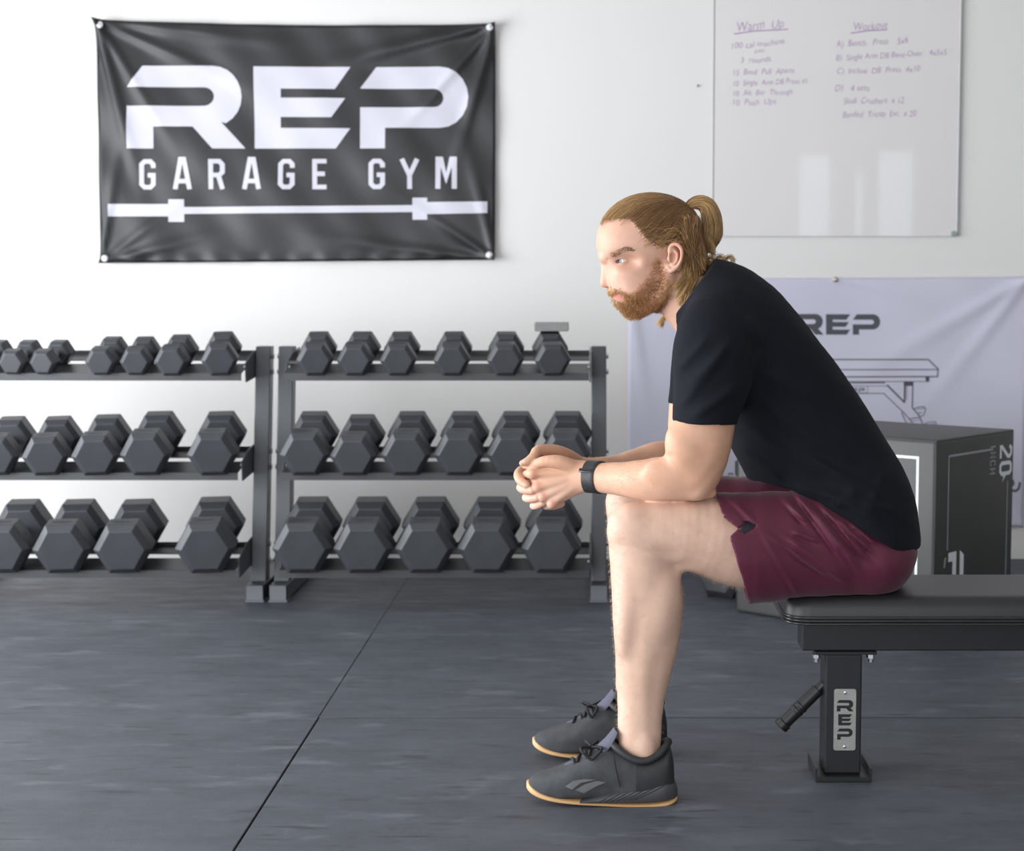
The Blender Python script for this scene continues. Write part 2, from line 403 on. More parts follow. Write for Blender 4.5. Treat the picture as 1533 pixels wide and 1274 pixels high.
def print_on(name, polys, surf, m, parent, eps, grid=None, off=0.0):
    """flat print laid on a cloth: polygons in photo pixels on the wall plane, following the cloth's own relief"""
    bm = bmesh.new()
    for p in polys:
        try: fill_poly(bm, [(q[0], 0, q[1]) for q in p])
        except Exception: pass
    if grid:
        xs = [v.co.x for v in bm.verts]; zs = [v.co.z for v in bm.verts]
        for lo, hi, no in ((min(xs), max(xs), (1, 0, 0)), (min(zs), max(zs), (0, 0, 1))):
            t = math.ceil(lo/grid)*grid
            while t < hi:
                bmesh.ops.bisect_plane(bm, geom=bm.verts[:]+bm.edges[:]+bm.faces[:], plane_co=[t*c for c in no], plane_no=no, dist=1e-6)
                t += grid
    for v in bm.verts:
        v.co.y = surf(v.co.x, v.co.z)-eps
    me = bpy.data.meshes.new(name); bm.to_mesh(me); bm.free()
    for pl in me.polygons:
        pl.use_smooth = True
    # face the room
    me.update()
    bm = bmesh.new(); bm.from_mesh(me)
    for f in bm.faces:
        if f.normal.y > 0: f.normal_flip()
    bm.to_mesh(me); bm.free()
    return link(name, me, m, parent)
def wxz(px, py, Y=WY-0.012):
    q = at(px, py, Y); return (q[0], q[2])
def PX(polys): return [[wxz(*q) for q in p] for p in polys]
def cloth(name, corners, surf, m, nx, nz, thick=0.002, edge=None, loc=None):
    """rectangular cloth between 4 (x,z) corners tl,tr,br,bl with relief surf(x,z)"""
    tl, tr, br, bl = [np.array(c) for c in corners]
    vs = []; fs = []
    for j in range(nz+1):
        for i in range(nx+1):
            u, v = i/nx, j/nz
            q = (tl*(1-u)+tr*u)*(1-v)+(bl*(1-u)+br*u)*v
            if edge: q = q+np.array(edge(u, v))
            vs.append((q[0], surf(q[0], q[1]), q[1]))
    w = nx+1
    for j in range(nz):
        for i in range(nx): fs.append((j*w+i, (j+1)*w+i, (j+1)*w+i+1, j*w+i+1))
    me = bpy.data.meshes.new(name); me.from_pydata(vs, [], fs); me.update()
    for p in me.polygons: p.use_smooth = True
    o = link(name, me, m, loc=loc)
    md = o.modifiers.new('thickness', 'SOLIDIFY'); md.thickness = thick; md.offset = -1
    return o
def fold(x, z, ax, az, bx, bz, w, h):
    """a soft crease running from a to b, fading along its length"""
    dx, dz = bx-ax, bz-az; L2 = dx*dx+dz*dz
    t = max(0, min(1, ((x-ax)*dx+(z-az)*dz)/L2))
    px, pz = ax+dx*t, az+dz*t
    d = math.hypot(x-px, z-pz); ww = w*(0.35+0.65*t)
    return h*(1-t)*math.exp(-(d/ww)**2)
# ------------------------------------------------------------------ black banner
bTL, bTR, bBR, bBL = wxz(145, 30), wxz(742, 36), wxz(741, 389), wxz(152, 394)
def surf_black(x, z):
    d = 0.0
    for (cx, cz, ex, ez, w, h) in ((bTL[0], bTL[1], bTL[0]+0.18, bTL[1]-0.75, 0.035, 0.020), (bTL[0], bTL[1], bTL[0]+0.33, bTL[1]-0.55, 0.03, 0.013),
            (bTL[0], bTL[1], bTL[0]+0.62, bTL[1]-0.28, 0.03, 0.014), (bTL[0], bTL[1], bTL[0]+0.8, bTL[1]-0.1, 0.03, 0.012),
            (bTR[0], bTR[1], bTR[0]-0.22, bTR[1]-0.72, 0.035, 0.018), (bTR[0], bTR[1], bTR[0]-0.45, bTR[1]-0.5, 0.03, 0.014), (bTR[0], bTR[1], bTR[0]-0.75, bTR[1]-0.18, 0.035, 0.016),
            (bBL[0], bBL[1], bBL[0]+0.10, bBL[1]+0.55, 0.025, 0.014), (bBL[0], bBL[1], bBL[0]+0.5, bBL[1]+0.13, 0.03, 0.012), (bBL[0], bBL[1], bBL[0]+0.4, bBL[1]+0.3, 0.03, 0.010),
            (bBR[0], bBR[1], bBR[0]-0.45, bBR[1]+0.30, 0.03, 0.012), (bBR[0], bBR[1], bBR[0]-0.12, bBR[1]+0.5, 0.03, 0.012), (bBR[0], bBR[1], bBR[0]-0.8, bBR[1]+0.10, 0.03, 0.010)):
        d += fold(x, z, cx, cz, ex, ez, w, h)
    d += 0.0035*math.sin(9*x+13*z+1.0)+0.0025*math.sin(17*x-11*z)+0.0016*math.sin(31*x+23*z)
    e = min(1.0, max(0.0, z-bBL[1])/0.05)
    d += (1-e)*0.004*math.sin(60*x)
    return WY-0.021-d*1.05
M_black = mat('black_satin_cloth', (0.012, 0.0115, 0.0135), 0.42, spec=0.5, bump=(1500, 0.1, 0.0003))
M_print = mat('white_print', (0.60, 0.585, 0.66), 0.55)
def edge_black(u, v):
    s = 4*u*(1-u)
    return (0.0, -0.012*s*(1-v)+0.006*s*v*0)
ban = cloth('black_banner', (bTL, bTR, bBR, bBL), surf_black, M_black, 130, 78, edge=edge_black, loc=(-1.12, WY-0.012, 1.14))
tag(ban, 'black satin wall banner with large white three-letter logo, words and barbell graphic', 'banner')
Z = lambda x, y: (130+x/2.4333, 20+y/2.4333)
for k, p in LOGO.items():
    print_on('letter', PX([[Z(*q) for q in p]]), surf_black, M_print, ban, 0.0020, 0.012)
def letter_strokes(ch):
    """condensed capitals in a 0..1 by 0..2 box, y down"""
    t = 0.30
    A = {'G': [[(0.88, 0.58), (0.88, 0.34), (0.70, 0.14), (0.34, 0.14), (0.15, 0.34), (0.15, 1.66), (0.34, 1.86), (0.70, 1.86), (0.88, 1.66), (0.88, 1.06), (0.52, 1.06)]],
         'A': [[(0.06, 2.0), (0.40, 0.0), (0.62, 0.0), (0.96, 2.0)], [(0.22, 1.46), (0.80, 1.46)]],
         'R': [[(0.15, 2.0), (0.15, 0.14), (0.68, 0.14), (0.87, 0.36), (0.87, 0.86), (0.68, 1.06), (0.15, 1.06)], [(0.62, 1.06), (0.88, 2.0)]],
         'E': [[(0.9, 0.14), (0.16, 0.14), (0.16, 1.86), (0.9, 1.86)], [(0.16, 0.98), (0.80, 0.98)]],
         'Y': [[(0.02, 0.0), (0.5, 1.10), (0.98, 0.0)], [(0.5, 1.0), (0.5, 2.0)]],
         'M': [[(0.14, 2.0), (0.14, 0.0), (0.30, 0.0), (0.62, 1.30), (0.94, 0.0), (1.10, 0.0), (1.10, 2.0)]]}
    return A[ch], t
for ch, cx in zip('GARAGEGYM', (222, 350, 475, 602, 728, 851, 1057, 1177, 1310)):
    st, t = letter_strokes(ch); polys = []
    y0, hgt = 531+(1177-cx)*0.0015, 54.5
    wdt = 58 if ch != 'M' else 62
    for s in st:
        polys += [[Z(cx+(q.x-(0.5 if ch != 'M' else 0.62))*wdt, y0+q.y*hgt) for q in quad] for quad in stroke_outline(s, t)]
    print_on('letter', PX(polys), surf_black, M_print, ban, 0.0020, 0.012)
bar = [[(82, 695), (300, 695), (300, 740), (82, 740)], [(300, 678), (357, 678), (357, 760), (300, 760)], [(357, 706), (1187, 699), (1187, 724), (357, 731)],
       [(1187, 672), (1241, 672), (1241, 752), (1187, 752)], [(1241, 688), (1460, 686), (1460, 728), (1241, 732)]]
print_on('barbell_graphic', PX([[Z(*q) for q in p] for p in bar]), surf_black, M_print, ban, 0.0020, 0.012)
M_pin = mat('white_push_pin', (0.75, 0.75, 0.77), 0.25, spec=0.6)
for (px, py) in ((153, 39), (734, 43), (733, 382), (160, 387)):
    x, z = wxz(px, py); y = surf_black(x, z)
    MB().loft(lathe([(0, 0.013), (0.004, 0.0135), (0.009, 0.011), (0.011, 0.005)], (x, y+0.001, z), (0, -1, 0), 18)).obj('grommet', M_pin, ban, smooth=True, angle=0.6)
    MB().loft(lathe([(0.0105, 0.0045), (0.0135, 0.0045), (0.0145, 0.003)], (x, y+0.001, z), (0, -1, 0), 12)).obj('push_pin', M_bolt, ban, smooth=True, angle=0.6)
# ------------------------------------------------------------------ lavender banner with a bench drawing
lTL, lTR, lBR, lBL = (0.1275, 1.090), (1.655, 1.090), (1.655, 0.128), (0.1275, 0.135)
def surf_lav(x, z):
    d = 0.004*math.sin(5*x+7*z)+0.003*math.sin(9*x-6*z+2)+0.0015*math.sin(21*x+15*z)
    d += fold(x, z, lTR[0], lTR[1], 0.85, 0.62, 0.05, 0.016)+fold(x, z, lTR[0], lTR[1], 1.2, 0.5, 0.04, 0.014)+fold(x, z, 0.92, 1.085, 1.55, 0.95, 0.04, 0.010)
    d += fold(x, z, lTL[0], lTL[1], 0.22, 0.4, 0.04, 0.014)+fold(x, z, lBR[0], lBR[1], 1.45, 0.6, 0.04, 0.012)
    return WY-0.016-0.75*d
M_lav = mat('lavender_cloth', (0.60, 0.585, 0.70), 0.6, bump=(1500, 0.08, 0.0003))
M_ink = mat('dark_print', (0.075, 0.075, 0.095), 0.6)
ban2 = cloth('lavender_banner', (lTL, lTR, lBR, lBL), surf_lav, M_lav, 110, 70, edge=lambda u, v: (0, -0.006*4*u*(1-u)*(1-v)), loc=(0.89, WY-0.012, 0.61))
tag(ban2, 'pale lavender wall banner printed with a flat bench outline, behind the man', 'banner')
for k, p in logo_polys(1188.5, 470, 129, 31).items():
    print_on('letter', PX([p]), surf_lav, M_ink, ban2, 0.0008, 0.03)
Q = lambda x, y: (1180+x/6.067, 450+y/6.067)
lines = [([(-520, 535), (1270, 535), (1360, 620), (1355, 690), (-560, 695)], 11), ([(-560, 628), (1360, 626)], 9), ([(-500, 733), (1280, 735)], 6), ([(-300, 745), (880, 745)], 11),
         ([(-300, 775), (895, 775)], 5), ([(895, 765), (1055, 925)], 14), ([(-300, 842), (865, 842), (1040, 1010), (1130, 1110)], 7), ([(1055, 740), (1055, 925)], 9),
         ([(1132, 740), (1125, 970), (1185, 1040), (1235, 1150)], 10), ([(1080, 770), (1075, 900)], 4), ([(1030, 1010), (1035, 1035), (1105, 1180)], 8), ([(1095, 1075), (1185, 1060)], 8), ([(1105, 1095), (1195, 1085)], 4),
         ([(1130, 1110), (1128, 1160)], 6), ([(560, 775), (718, 775), (718, 838), (560, 838)], 4), ([(1145, 985), (1170, 968), (1235, 962), (1248, 985), (1230, 1040), (1195, 1055)], 7),
         ([(1165, 985), (1240, 978)], 5), ([(1180, 1040), (1190, 1015), (1215, 1020)], 5), ([(1235, 1120), (1260, 1108), (1335, 1100), (1348, 1125), (1325, 1180)], 7), ([(1245, 1130), (1335, 1122)], 5), ([(1270, 1185), (1280, 1160), (1305, 1160)], 5)]
lines += [([(-520, 535), (-590, 620), (-560, 695)], 9), ([(-420, 740), (-425, 1270)], 10), ([(-340, 745), (-345, 1270)], 10), ([(-470, 1270), (-300, 1270), (-300, 1310), (-470, 1310), (-470, 1270)], 9)]
polys = []
for pts, w in lines: polys += [[Q(q.x, q.y) for q in quad] for quad in stroke_outline(pts, w)]
for box in ([(1045, 735), (1138, 735), (1135, 775), (1050, 775)], [(1245, 695), (1282, 695), (1280, 738), (1250, 738)], [(1125, 1145), (1240, 1145), (1250, 1200), (1122, 1200)], [(1050, 775), (1068, 775), (1062, 925), (1048, 915)]):
    polys.append([Q(*q) for q in box])
print_on('bench_drawing', PX(polys), surf_lav, M_ink, ban2, 0.0008, 0.05)
polys = [[Q(x, y) for x, y in p] for p in logo_polys(505, 792, 188, 34).values()]
print_on('small_logo', PX(polys), surf_lav, M_ink, ban2, 0.0012, 0.05)
foot_print = [[(1100.5, 690), (1120, 690), (1120, 712), (1100.5, 712)]]
foot_print += [[(q.x, q.y) for q in quad] for quad in stroke_outline([(1081, 698), (1080.5, 711)], 3.2)]
foot_print += [[(q.x, q.y) for q in quad] for quad in stroke_outline([(1090, 712), (1092, 709), (1096, 709), (1097, 712)], 2.0)]
foot_print += [[(q.x, q.y) for q in quad] for quad in stroke_outline([(1513, 733), (1519, 735), (1524, 732), (1526.5, 724), (1525, 722)], 3.4)]
foot_print += [[(q.x, q.y) for q in quad] for quad in stroke_outline([(1513, 715), (1517, 722), (1516, 727)], 2.6)]
print_on('base_print', PX(foot_print), surf_lav, M_ink, ban2, 0.0008, 0.05)
wb = [[(x, 697), (x+1.6, 697), (x+1.6, 706), (x, 706)] for x in (1104.5, 1108, 1111.5, 1115)]
print_on('white_bars', PX(wb), surf_lav, mat('bright_print', (0.75, 0.75, 0.8), 0.6), ban2, 0.0016, 0.05)
for px, py in ((1250, 418.5),):
    x, z = wxz(px, py); y = surf_lav(x, z)
    g = MB().loft(lathe([(0, 0.010), (0.003, 0.0105), (0.004, 0.008)], (x, y-0.0015, z), (0, -1, 0), 18)).obj('grommet', mat('brass_grommet', (0.45, 0.40, 0.33), 0.35, metal=0.9), ban2, smooth=True, angle=0.6)
    MB().loft(lathe([(0.004, 0.0045), (0.0075, 0.0045), (0.009, 0.003)], (x, y-0.0015, z), (0, -1, 0), 12)).obj('screw_head', M_bolt, ban2, smooth=True, angle=0.6)

# ------------------------------------------------------------------ glass marker board
M_board = mat('marker_board_glass', (0.74, 0.715, 0.71), 0.035, spec=0.55)
M_edge = mat('board_edge', (0.30, 0.32, 0.31), 0.3)
M_edgew = mat('board_edge_bright', (0.85, 0.86, 0.86), 0.25)
gx0, gx1, gz0, gz1 = 0.4525, 1.372, 1.243, 2.46
bd = MB().box((gx0, WY-0.014, gz0), (gx1, WY-0.006, gz1)).obj('marker_board', M_board, bevel=0.001, seg=1, loc=((gx0+gx1)/2, WY-0.006, gz0))
tag(bd, 'large frameless pale glass marker board with purple handwritten workout lists', 'whiteboard')
MB().box((gx0-0.0035, WY-0.015, gz0), (gx0-0.0005, WY-0.001, gz1)).obj('edge_strip', M_edge, bd)
MB().box((gx1+0.0005, WY-0.016, gz0), (gx1+0.006, WY-0.001, gz1)).obj('edge_strip', M_edgew, bd)
MB().box((gx1+0.0065, WY-0.014, gz0), (gx1+0.0105, WY-0.001, gz1)).obj('edge_strip', M_edge, bd)
M_clip = mat('clear_clip', (0.30, 0.36, 0.34), 0.2)
for px in (1072, 1427):
    x, z = wxz(px, 350)
    MB().loft(lathe([(0, 0.011), (0.006, 0.011), (0.009, 0.008)], (x, WY-0.0145, z), (0, -1, 0), 16)).obj('clip', M_clip, bd, smooth=True, angle=0.6)
M_marker = mat('purple_marker', (0.36, 0.21, 0.42), 0.5)
def handwriting(text, px, py, hpx, ang, wscale=1.0):
    """one written line, photo position of its left baseline"""
    c = bpy.data.curves.new('writing', 'FONT'); c.body = text; c.size = 1.0; c.shear = 0.18; c.resolution_u = 3; c.space_word = 1.5; c.offset = -0.012
    o = bpy.data.objects.new('writing', c); COL.objects.link(o)
    bpy.context.view_layer.update()
    me = bpy.data.meshes.new_from_object(o.evaluated_get(bpy.context.evaluated_depsgraph_get()))
    bpy.data.objects.remove(o); bpy.data.curves.remove(c)
    n = len(me.vertices); co = np.empty(n*3); me.vertices.foreach_get('co', co); co = co.reshape(-1, 3)
    mp = mpp(WY, 1.8); s = hpx*mp/0.72
    wob = 0.05*np.sin(co[:, 0]*1.9+px)+0.03*np.sin(co[:, 0]*4.1+py)
    x = co[:, 0]*s*wscale; z = (co[:, 1]+wob)*s
    ca, sa = math.cos(ang), math.sin(ang)
    X0, Z0 = wxz(px, py, WY-0.0146)
    out = np.stack([X0+x*ca-z*sa, np.full(n, WY-0.0146), Z0+x*sa+z*ca], 1)
    me.vertices.foreach_set('co', out.ravel()); me.update()
    link('writing', me, M_marker, bd)
    return float(co[:, 0].max())*s*wscale/mp
WR = [('Warm', 1102, 47, 15, 0.08, 0.78), ('Up', 1154, 42, 13, 0.05, 0.9), ('100 cal machine', 1093, 74, 9, 0.10, 1.0), ('into', 1129, 80, 7, 0.12, 1.0), ('3  rounds', 1108, 95, 9, 0.06, 0.95),
      ('15  Band  Pull  Aparts', 1096, 113, 9, 0.04, 0.83), ('10  Single  Arm DB Press ea', 1096, 129, 8.5, 0.04, 0.83), ('10  Alt  Bar  Through', 1096, 144, 8.5, 0.03, 0.86), ('10  Push  Ups', 1095, 158, 9, 0.03, 0.95),
      ('Workout', 1277, 46, 12, 0.06, 0.80), ('A)  Bench   Press    5x6', 1252, 71, 10, 0.06, 0.80), ('B)  Single Arm DB Bent-Over   4x5x5', 1251, 91, 9, 0.055, 0.86),
      ('C)  Incline  DB  Press  4x10', 1252, 111, 9, 0.03, 0.88), ('D)   4 sets', 1249, 136, 10, -0.01, 0.88), ('Skull  Crushers  x 12', 1262, 156, 9.5, 0.02, 0.80), ('Banded  Tricep  Ext.  x 20', 1261, 176, 9.5, 0.02, 0.78)]
for text, px, py, hp_, an, ws in WR:
    x = px
    for word in re.split(r'( +)', text):
        if word.strip():
            x += handwriting(word, x, py-(x-px)*an, hp_, an, ws)
        else: x += len(word)*hp_*0.40*ws
for pts in ([(1099, 51), (1130, 46.5), (1180, 44)], [(1273, 50), (1300, 46), (1328, 44.5)]):
    print_on('underline', PX([[(q.x, q.y) for q in quad] for quad in stroke_outline(pts, 1.6)]), lambda x, z: WY-0.0142, M_marker, bd, 0.0004)
x, z = wxz(1045, 128)
tag(MB().loft(lathe([(0, 0.0045), (0.006, 0.0045), (0.007, 0.003)], (x, WY-0.0005, z), (0, -1, 0), 10)).obj('nail', mat('nail_steel', (0.25, 0.24, 0.25), 0.5), loc=(x, WY, z)), 'tiny grey nail head in the bare wall beside the marker board', 'nail')

# ------------------------------------------------------------------ padded jump box
M_vinyl = mat('box_vinyl', (0.050, 0.050, 0.049), 0.47, spec=0.5, noise=(5, 0.12, (1, 1, 1)), bump=(700, 0.12, 0.0006))
M_white = mat('box_white_line', (0.80, 0.82, 0.84), 0.5)
M_greyp = mat('box_grey_print', (0.34, 0.35, 0.36), 0.5)
BA = np.array([0.4554, 5.1332]); BC = np.array([0.9984, 4.6604]); bd_ = (BC-BA)/np.linalg.norm(BC-BA); bn_ = np.array([-bd_[1], bd_[0]])
BL, BD, BH = 0.722, 0.493, 0.605
bang = math.atan2(bd_[1], bd_[0])
bx = empty('jump_box', (BA[0], BA[1], 0), (0, 0, bang)); tag(bx, 'dark padded vinyl jump box with white line borders behind the bench', 'jump box')
mb = MB().box((0, 0, 0.0008), (BL, BD, BH)); mb.obj('cover', M_vinyl, bx, bevel=0.014, seg=3, smooth=True, angle=0.7, local=True)
def seam(pts):
    MB().tube(pts, 0.0028, 6).obj('piping', M_vinyl, bx, local=True, smooth=True)
i_ = 0.004
seam([(i_, i_, 0.015), (i_, i_, BH-i_), (BL-i_, i_, BH-i_), (BL-i_, i_, 0.015)]); seam([(BL-i_, i_, BH-i_), (BL-i_, BD-i_, BH-i_), (BL-i_, BD-i_, 0.015)]); seam([(i_, i_, BH-i_), (i_, BD-i_, BH-i_), (BL-i_, BD-i_, BH-i_)])
def on_face(name, polys, face, m, e=0.0006):
    mb = MB()
    for p in polys:
        if face == 'front': v = [(q[0], -e, q[1]) for q in p]
        else: v = [(BL+e, q[0], q[1]) for q in p]
        mb.add(v, [tuple(range(len(v)))])
    return mb.obj(name, m, bx, local=True)
def fr(x0, z0, x1, z1, w):
    return [[(x0, z0), (x1, z0), (x1, z0+w), (x0, z0+w)], [(x0, z1-w), (x1, z1-w), (x1, z1), (x0, z1)], [(x0, z0+w), (x0+w, z0+w), (x0+w, z1-w), (x0, z1-w)], [(x1-w, z0+w), (x1, z0+w), (x1, z1-w), (x1-w, z1-w)]]
on_face('border_line', fr(0.058, 0.058, BL-0.058, BH-0.052, 0.008), 'front', M_white)
w = 0.006
on_face('border_line', [[(0.07, 0.06), (0.07+w, 0.06), (0.07+w, 0.19), (0.07, 0.19)], [(0.07, 0.27), (0.07+w, 0.27), (0.07+w, BH-0.05), (0.07, BH-0.05)], [(0.07, BH-0.05-w), (0.35, BH-0.05-w), (0.35, BH-0.05), (0.07, BH-0.05)],
        [(BD-0.045, 0.06), (BD-0.045+w, 0.06), (BD-0.045+w, BH-0.16), (BD-0.045, BH-0.16)], [(0.07, 0.06), (BD-0.045, 0.06), (BD-0.045, 0.06+w), (0.07, 0.06+w)]], 'side', M_greyp)
# "20 / INCH" and the logo, set sideways on the end face (text runs downwards)
def side_text(name, strokes_or_polys, y_top, z_start, scale, m):
    on_face(name, [[(y_top-p[1]*scale, z_start-p[0]*scale) for p in poly] for poly in strokes_or_polys], 'side', m)
two = stroke_outline([(0.12, 0.42), (0.30, 0.14), (0.72, 0.14), (0.90, 0.36), (0.90, 0.66), (0.14, 1.62), (0.14, 1.84), (1.0, 1.84)], 0.30)
zero = stroke_outline([(0.30, 0.14), (0.74, 0.14), (0.92, 0.36), (0.92, 1.62), (0.74, 1.86), (0.30, 1.86), (0.12, 1.62), (0.12, 0.36)], 0.30, True)
side_text('number', [[tuple(q) for q in p] for p in two]+[[(q[0]+1.28, q[1]) for q in p] for p in zero]+[[(2.35, 0.95), (2.85, 1.55), (2.45, 1.35), (2.2, 1.7)]], BD-0.016, BH-0.045, 0.041, M_white)
inch = []
for k, st in enumerate(([[(0.5, 0), (0.5, 2)]], [[(0.1, 2), (0.1, 0), (0.9, 2), (0.9, 0)]], [[(0.95, 0.45), (0.7, 0.1), (0.3, 0.1), (0.1, 0.45), (0.1, 1.55), (0.3, 1.9), (0.7, 1.9), (0.95, 1.55)]], [[(0.1, 0), (0.1, 2)], [(0.9, 0), (0.9, 2)], [(0.1, 1), (0.9, 1)]])):
    for s in st: inch += [[(q.x+k*1.45-(0.35 if k == 0 else 0.35), q.y) for q in quad] for quad in stroke_outline(s, 0.24)]
side_text('unit_word', inch, BD-0.125, BH-0.043, 0.0175, M_greyp)
lp = logo_polys(0, 0, 0.36, 0.095)
side_text('logo', list(lp.values()), 0.175, 0.262, 1.0, M_white)
side_text('small_mark', [[(0, 0), (0.03, 0.008), (0.03, 0.016), (0, 0.012)], [(0.075, 0), (0.1, 0.006), (0.1, 0.014), (0.075, 0.01)]], 0.068, 0.25, 1.0, M_greyp)

# ------------------------------------------------------------------ flat bench
M_bsteel = mat('bench_powder_coat', (0.016, 0.017, 0.019), 0.36, spec=0.5, bump=(900, 0.15, 0.0006))
M_pad = mat('bench_vinyl', (0.020, 0.020, 0.021), 0.40, spec=0.5, bump=(1400, 0.35, 0.0006))
M_pipe = mat('bench_piping', (0.022, 0.022, 0.024), 0.25, spec=0.6)
BY = 3.395; PT = 0.415
bx0, bx1 = 0.395, 1.75
bench = empty('flat_bench', (1.0, BY, 0)); tag(bench, 'black flat weight bench with padded vinyl top that the man sits on', 'bench')
def rrect(x0, x1, y0, y1, r, z, n=8):
    out = []
    for cx, cy, a in ((x1-r, y1-r, 0), (x0+r, y1-r, 90), (x0+r, y0+r, 180), (x1-r, y0+r, 270)):
        for i in range(n+1):
            q = math.radians(a+90*i/n); out.append((cx+r*math.cos(q), cy+r*math.sin(q), z))
    return out
def pad_ring(ins, z): return rrect(bx0+ins, bx1-ins, BY-0.148+ins, BY+0.148-ins, 0.05-min(ins, 0.04)*0.4, z)
zb = 0.357
pad = MB().loft([pad_ring(0.006, zb), pad_ring(0.0, zb+0.006), pad_ring(0.0, zb+0.020), pad_ring(0.002, zb+0.036), pad_ring(0.008, PT-0.008), pad_ring(0.018, PT-0.002), pad_ring(0.035, PT)]).obj('pad', M_pad, bench, smooth=True, angle=1.0)
for zz in (zb+0.003, zb+0.0095, zb+0.016):
    ring = pad_ring(-0.0005, zz); mb = MB(); mb.tube(ring+[ring[0], ring[1]], 0.0026, 6); mb.obj('piping', M_pipe, pad, smooth=True)
MB().box((0.4415, BY-0.038, 0.279), (1.70, BY+0.038, 0.356)).obj('beam', M_bsteel, bench, bevel=0.003)
def post(x0, x1):
    MB().box((x0-0.024, BY-0.045, 0.272), (x1+0.03, BY+0.045, 0.2788)).obj('top_plate', M_bsteel, bench, bevel=0.001, seg=1)
    return MB().box((x0, BY-0.040, 0.012), (x1, BY+0.040, 0.2718)).obj('post', M_bsteel, bench, bevel=0.004)
p1 = post(0.4915, 0.570); p2 = post(1.52, 1.60)
# channel foot with turned-up ends
f1 = MB().box((0.470, BY-0.062, 0.0006), (0.590, BY+0.062, 0.0115)).obj('foot', M_bsteel, bench, bevel=0.001, seg=1)
for x0 in (0.470, 0.586): MB().box((x0, BY-0.062, 0.0120), (x0+0.004, BY+0.062, 0.030)).obj('flange', M_bsteel, f1)
MB().box((1.48, BY-0.30, 0.0006), (1.64, BY+0.30, 0.0115)).obj('foot', M_bsteel, bench, bevel=0.002, seg=1)
for x in (0.476, 0.592):
    for y in (BY-0.038,):
        MB().loft(lathe([(0, 0.010), (0.008, 0.010), (0.0085, 0.006), (0.017, 0.0055)], (x-0.003, y+0.004, 0.2715), (0, 0, -1), 6)).obj('bolt', M_bolt, bench)
# carry handle with ribbed grip
h0 = np.array([0.4905, BY, 0.195]); hd = np.array([-0.088, -0.004, -0.088]); hL = np.linalg.norm(hd); hu = hd/hL
hnd = MB().loft(lathe([(0, 0.011), (0.03, 0.011)], h0+hu*-0.004, hu, 14)).obj('handle_stub', M_bsteel, bench, smooth=True, angle=0.6)
prof = [(0.012, 0.0115), (0.013, 0.0145), (0.03, 0.0145)]
for k in range(2): prof += [(0.060+k*0.012, 0.0145), (0.062+k*0.012, 0.0158), (0.067+k*0.012, 0.0158), (0.069+k*0.012, 0.0145)]
prof += [(0.112, 0.0145), (0.114, 0.017), (0.126, 0.017), (0.128, 0.0145), (0.128, 0.0135)]
M_grip2 = mat('rubber_grip', (0.012, 0.012, 0.013), 0.42)
MB().loft(lathe(prof, h0, hu, 20)).obj('grip', M_grip2, bench, smooth=True, angle=0.5)
# nickel name plate
M_plate = mat('brushed_plate', (0.46, 0.45, 0.43), 0.42, metal=0.75, noise=(40, 0.12, (1, 1, 12)))
px0, px1, pz0, pz1 = 0.5105, 0.5575, 0.064, 0.1975
def rr2(x0, x1, z0, z1, r, y, n=5):
    return [(q[0], y, q[1]) for q in [(a, b) for a, b, c in rrect(x0, x1, z0, z1, r, 0, n)]]
py_ = BY-0.0402
pl = MB().loft([rr2(px0, px1, pz0, pz1, 0.005, py_), rr2(px0, px1, pz0, pz1, 0.005, py_-0.0018)]).obj('name_plate', M_plate, bench)
M_pl_ink = mat('plate_lettering', (0.015, 0.014, 0.014), 0.4)
for k, (ltr, zc, span) in enumerate((('R', 0.1615, (150, 580)), ('E', 0.1310, (610, 962)), ('P', 0.1000, (997, 1391)))):
    p = LOGO[ltr]; sc = 0.036/430
    mb = MB(); mb.add([(0.5345+(x-(span[0]+span[1])/2)*sc, py_-0.0023, zc-(y-342)*sc*0.98) for x, y in p], [tuple(range(len(p)))])
    mb.obj('letter', M_pl_ink, pl)
for zc in (0.1895, 0.0720):
    MB().loft(lathe([(0, 0.0036), (0.0012, 0.0034), (0.002, 0.002)], (0.534, py_-0.0019, zc), (0, -1, 0), 12)).obj('rivet', M_bolt, pl, smooth=True, angle=0.6)
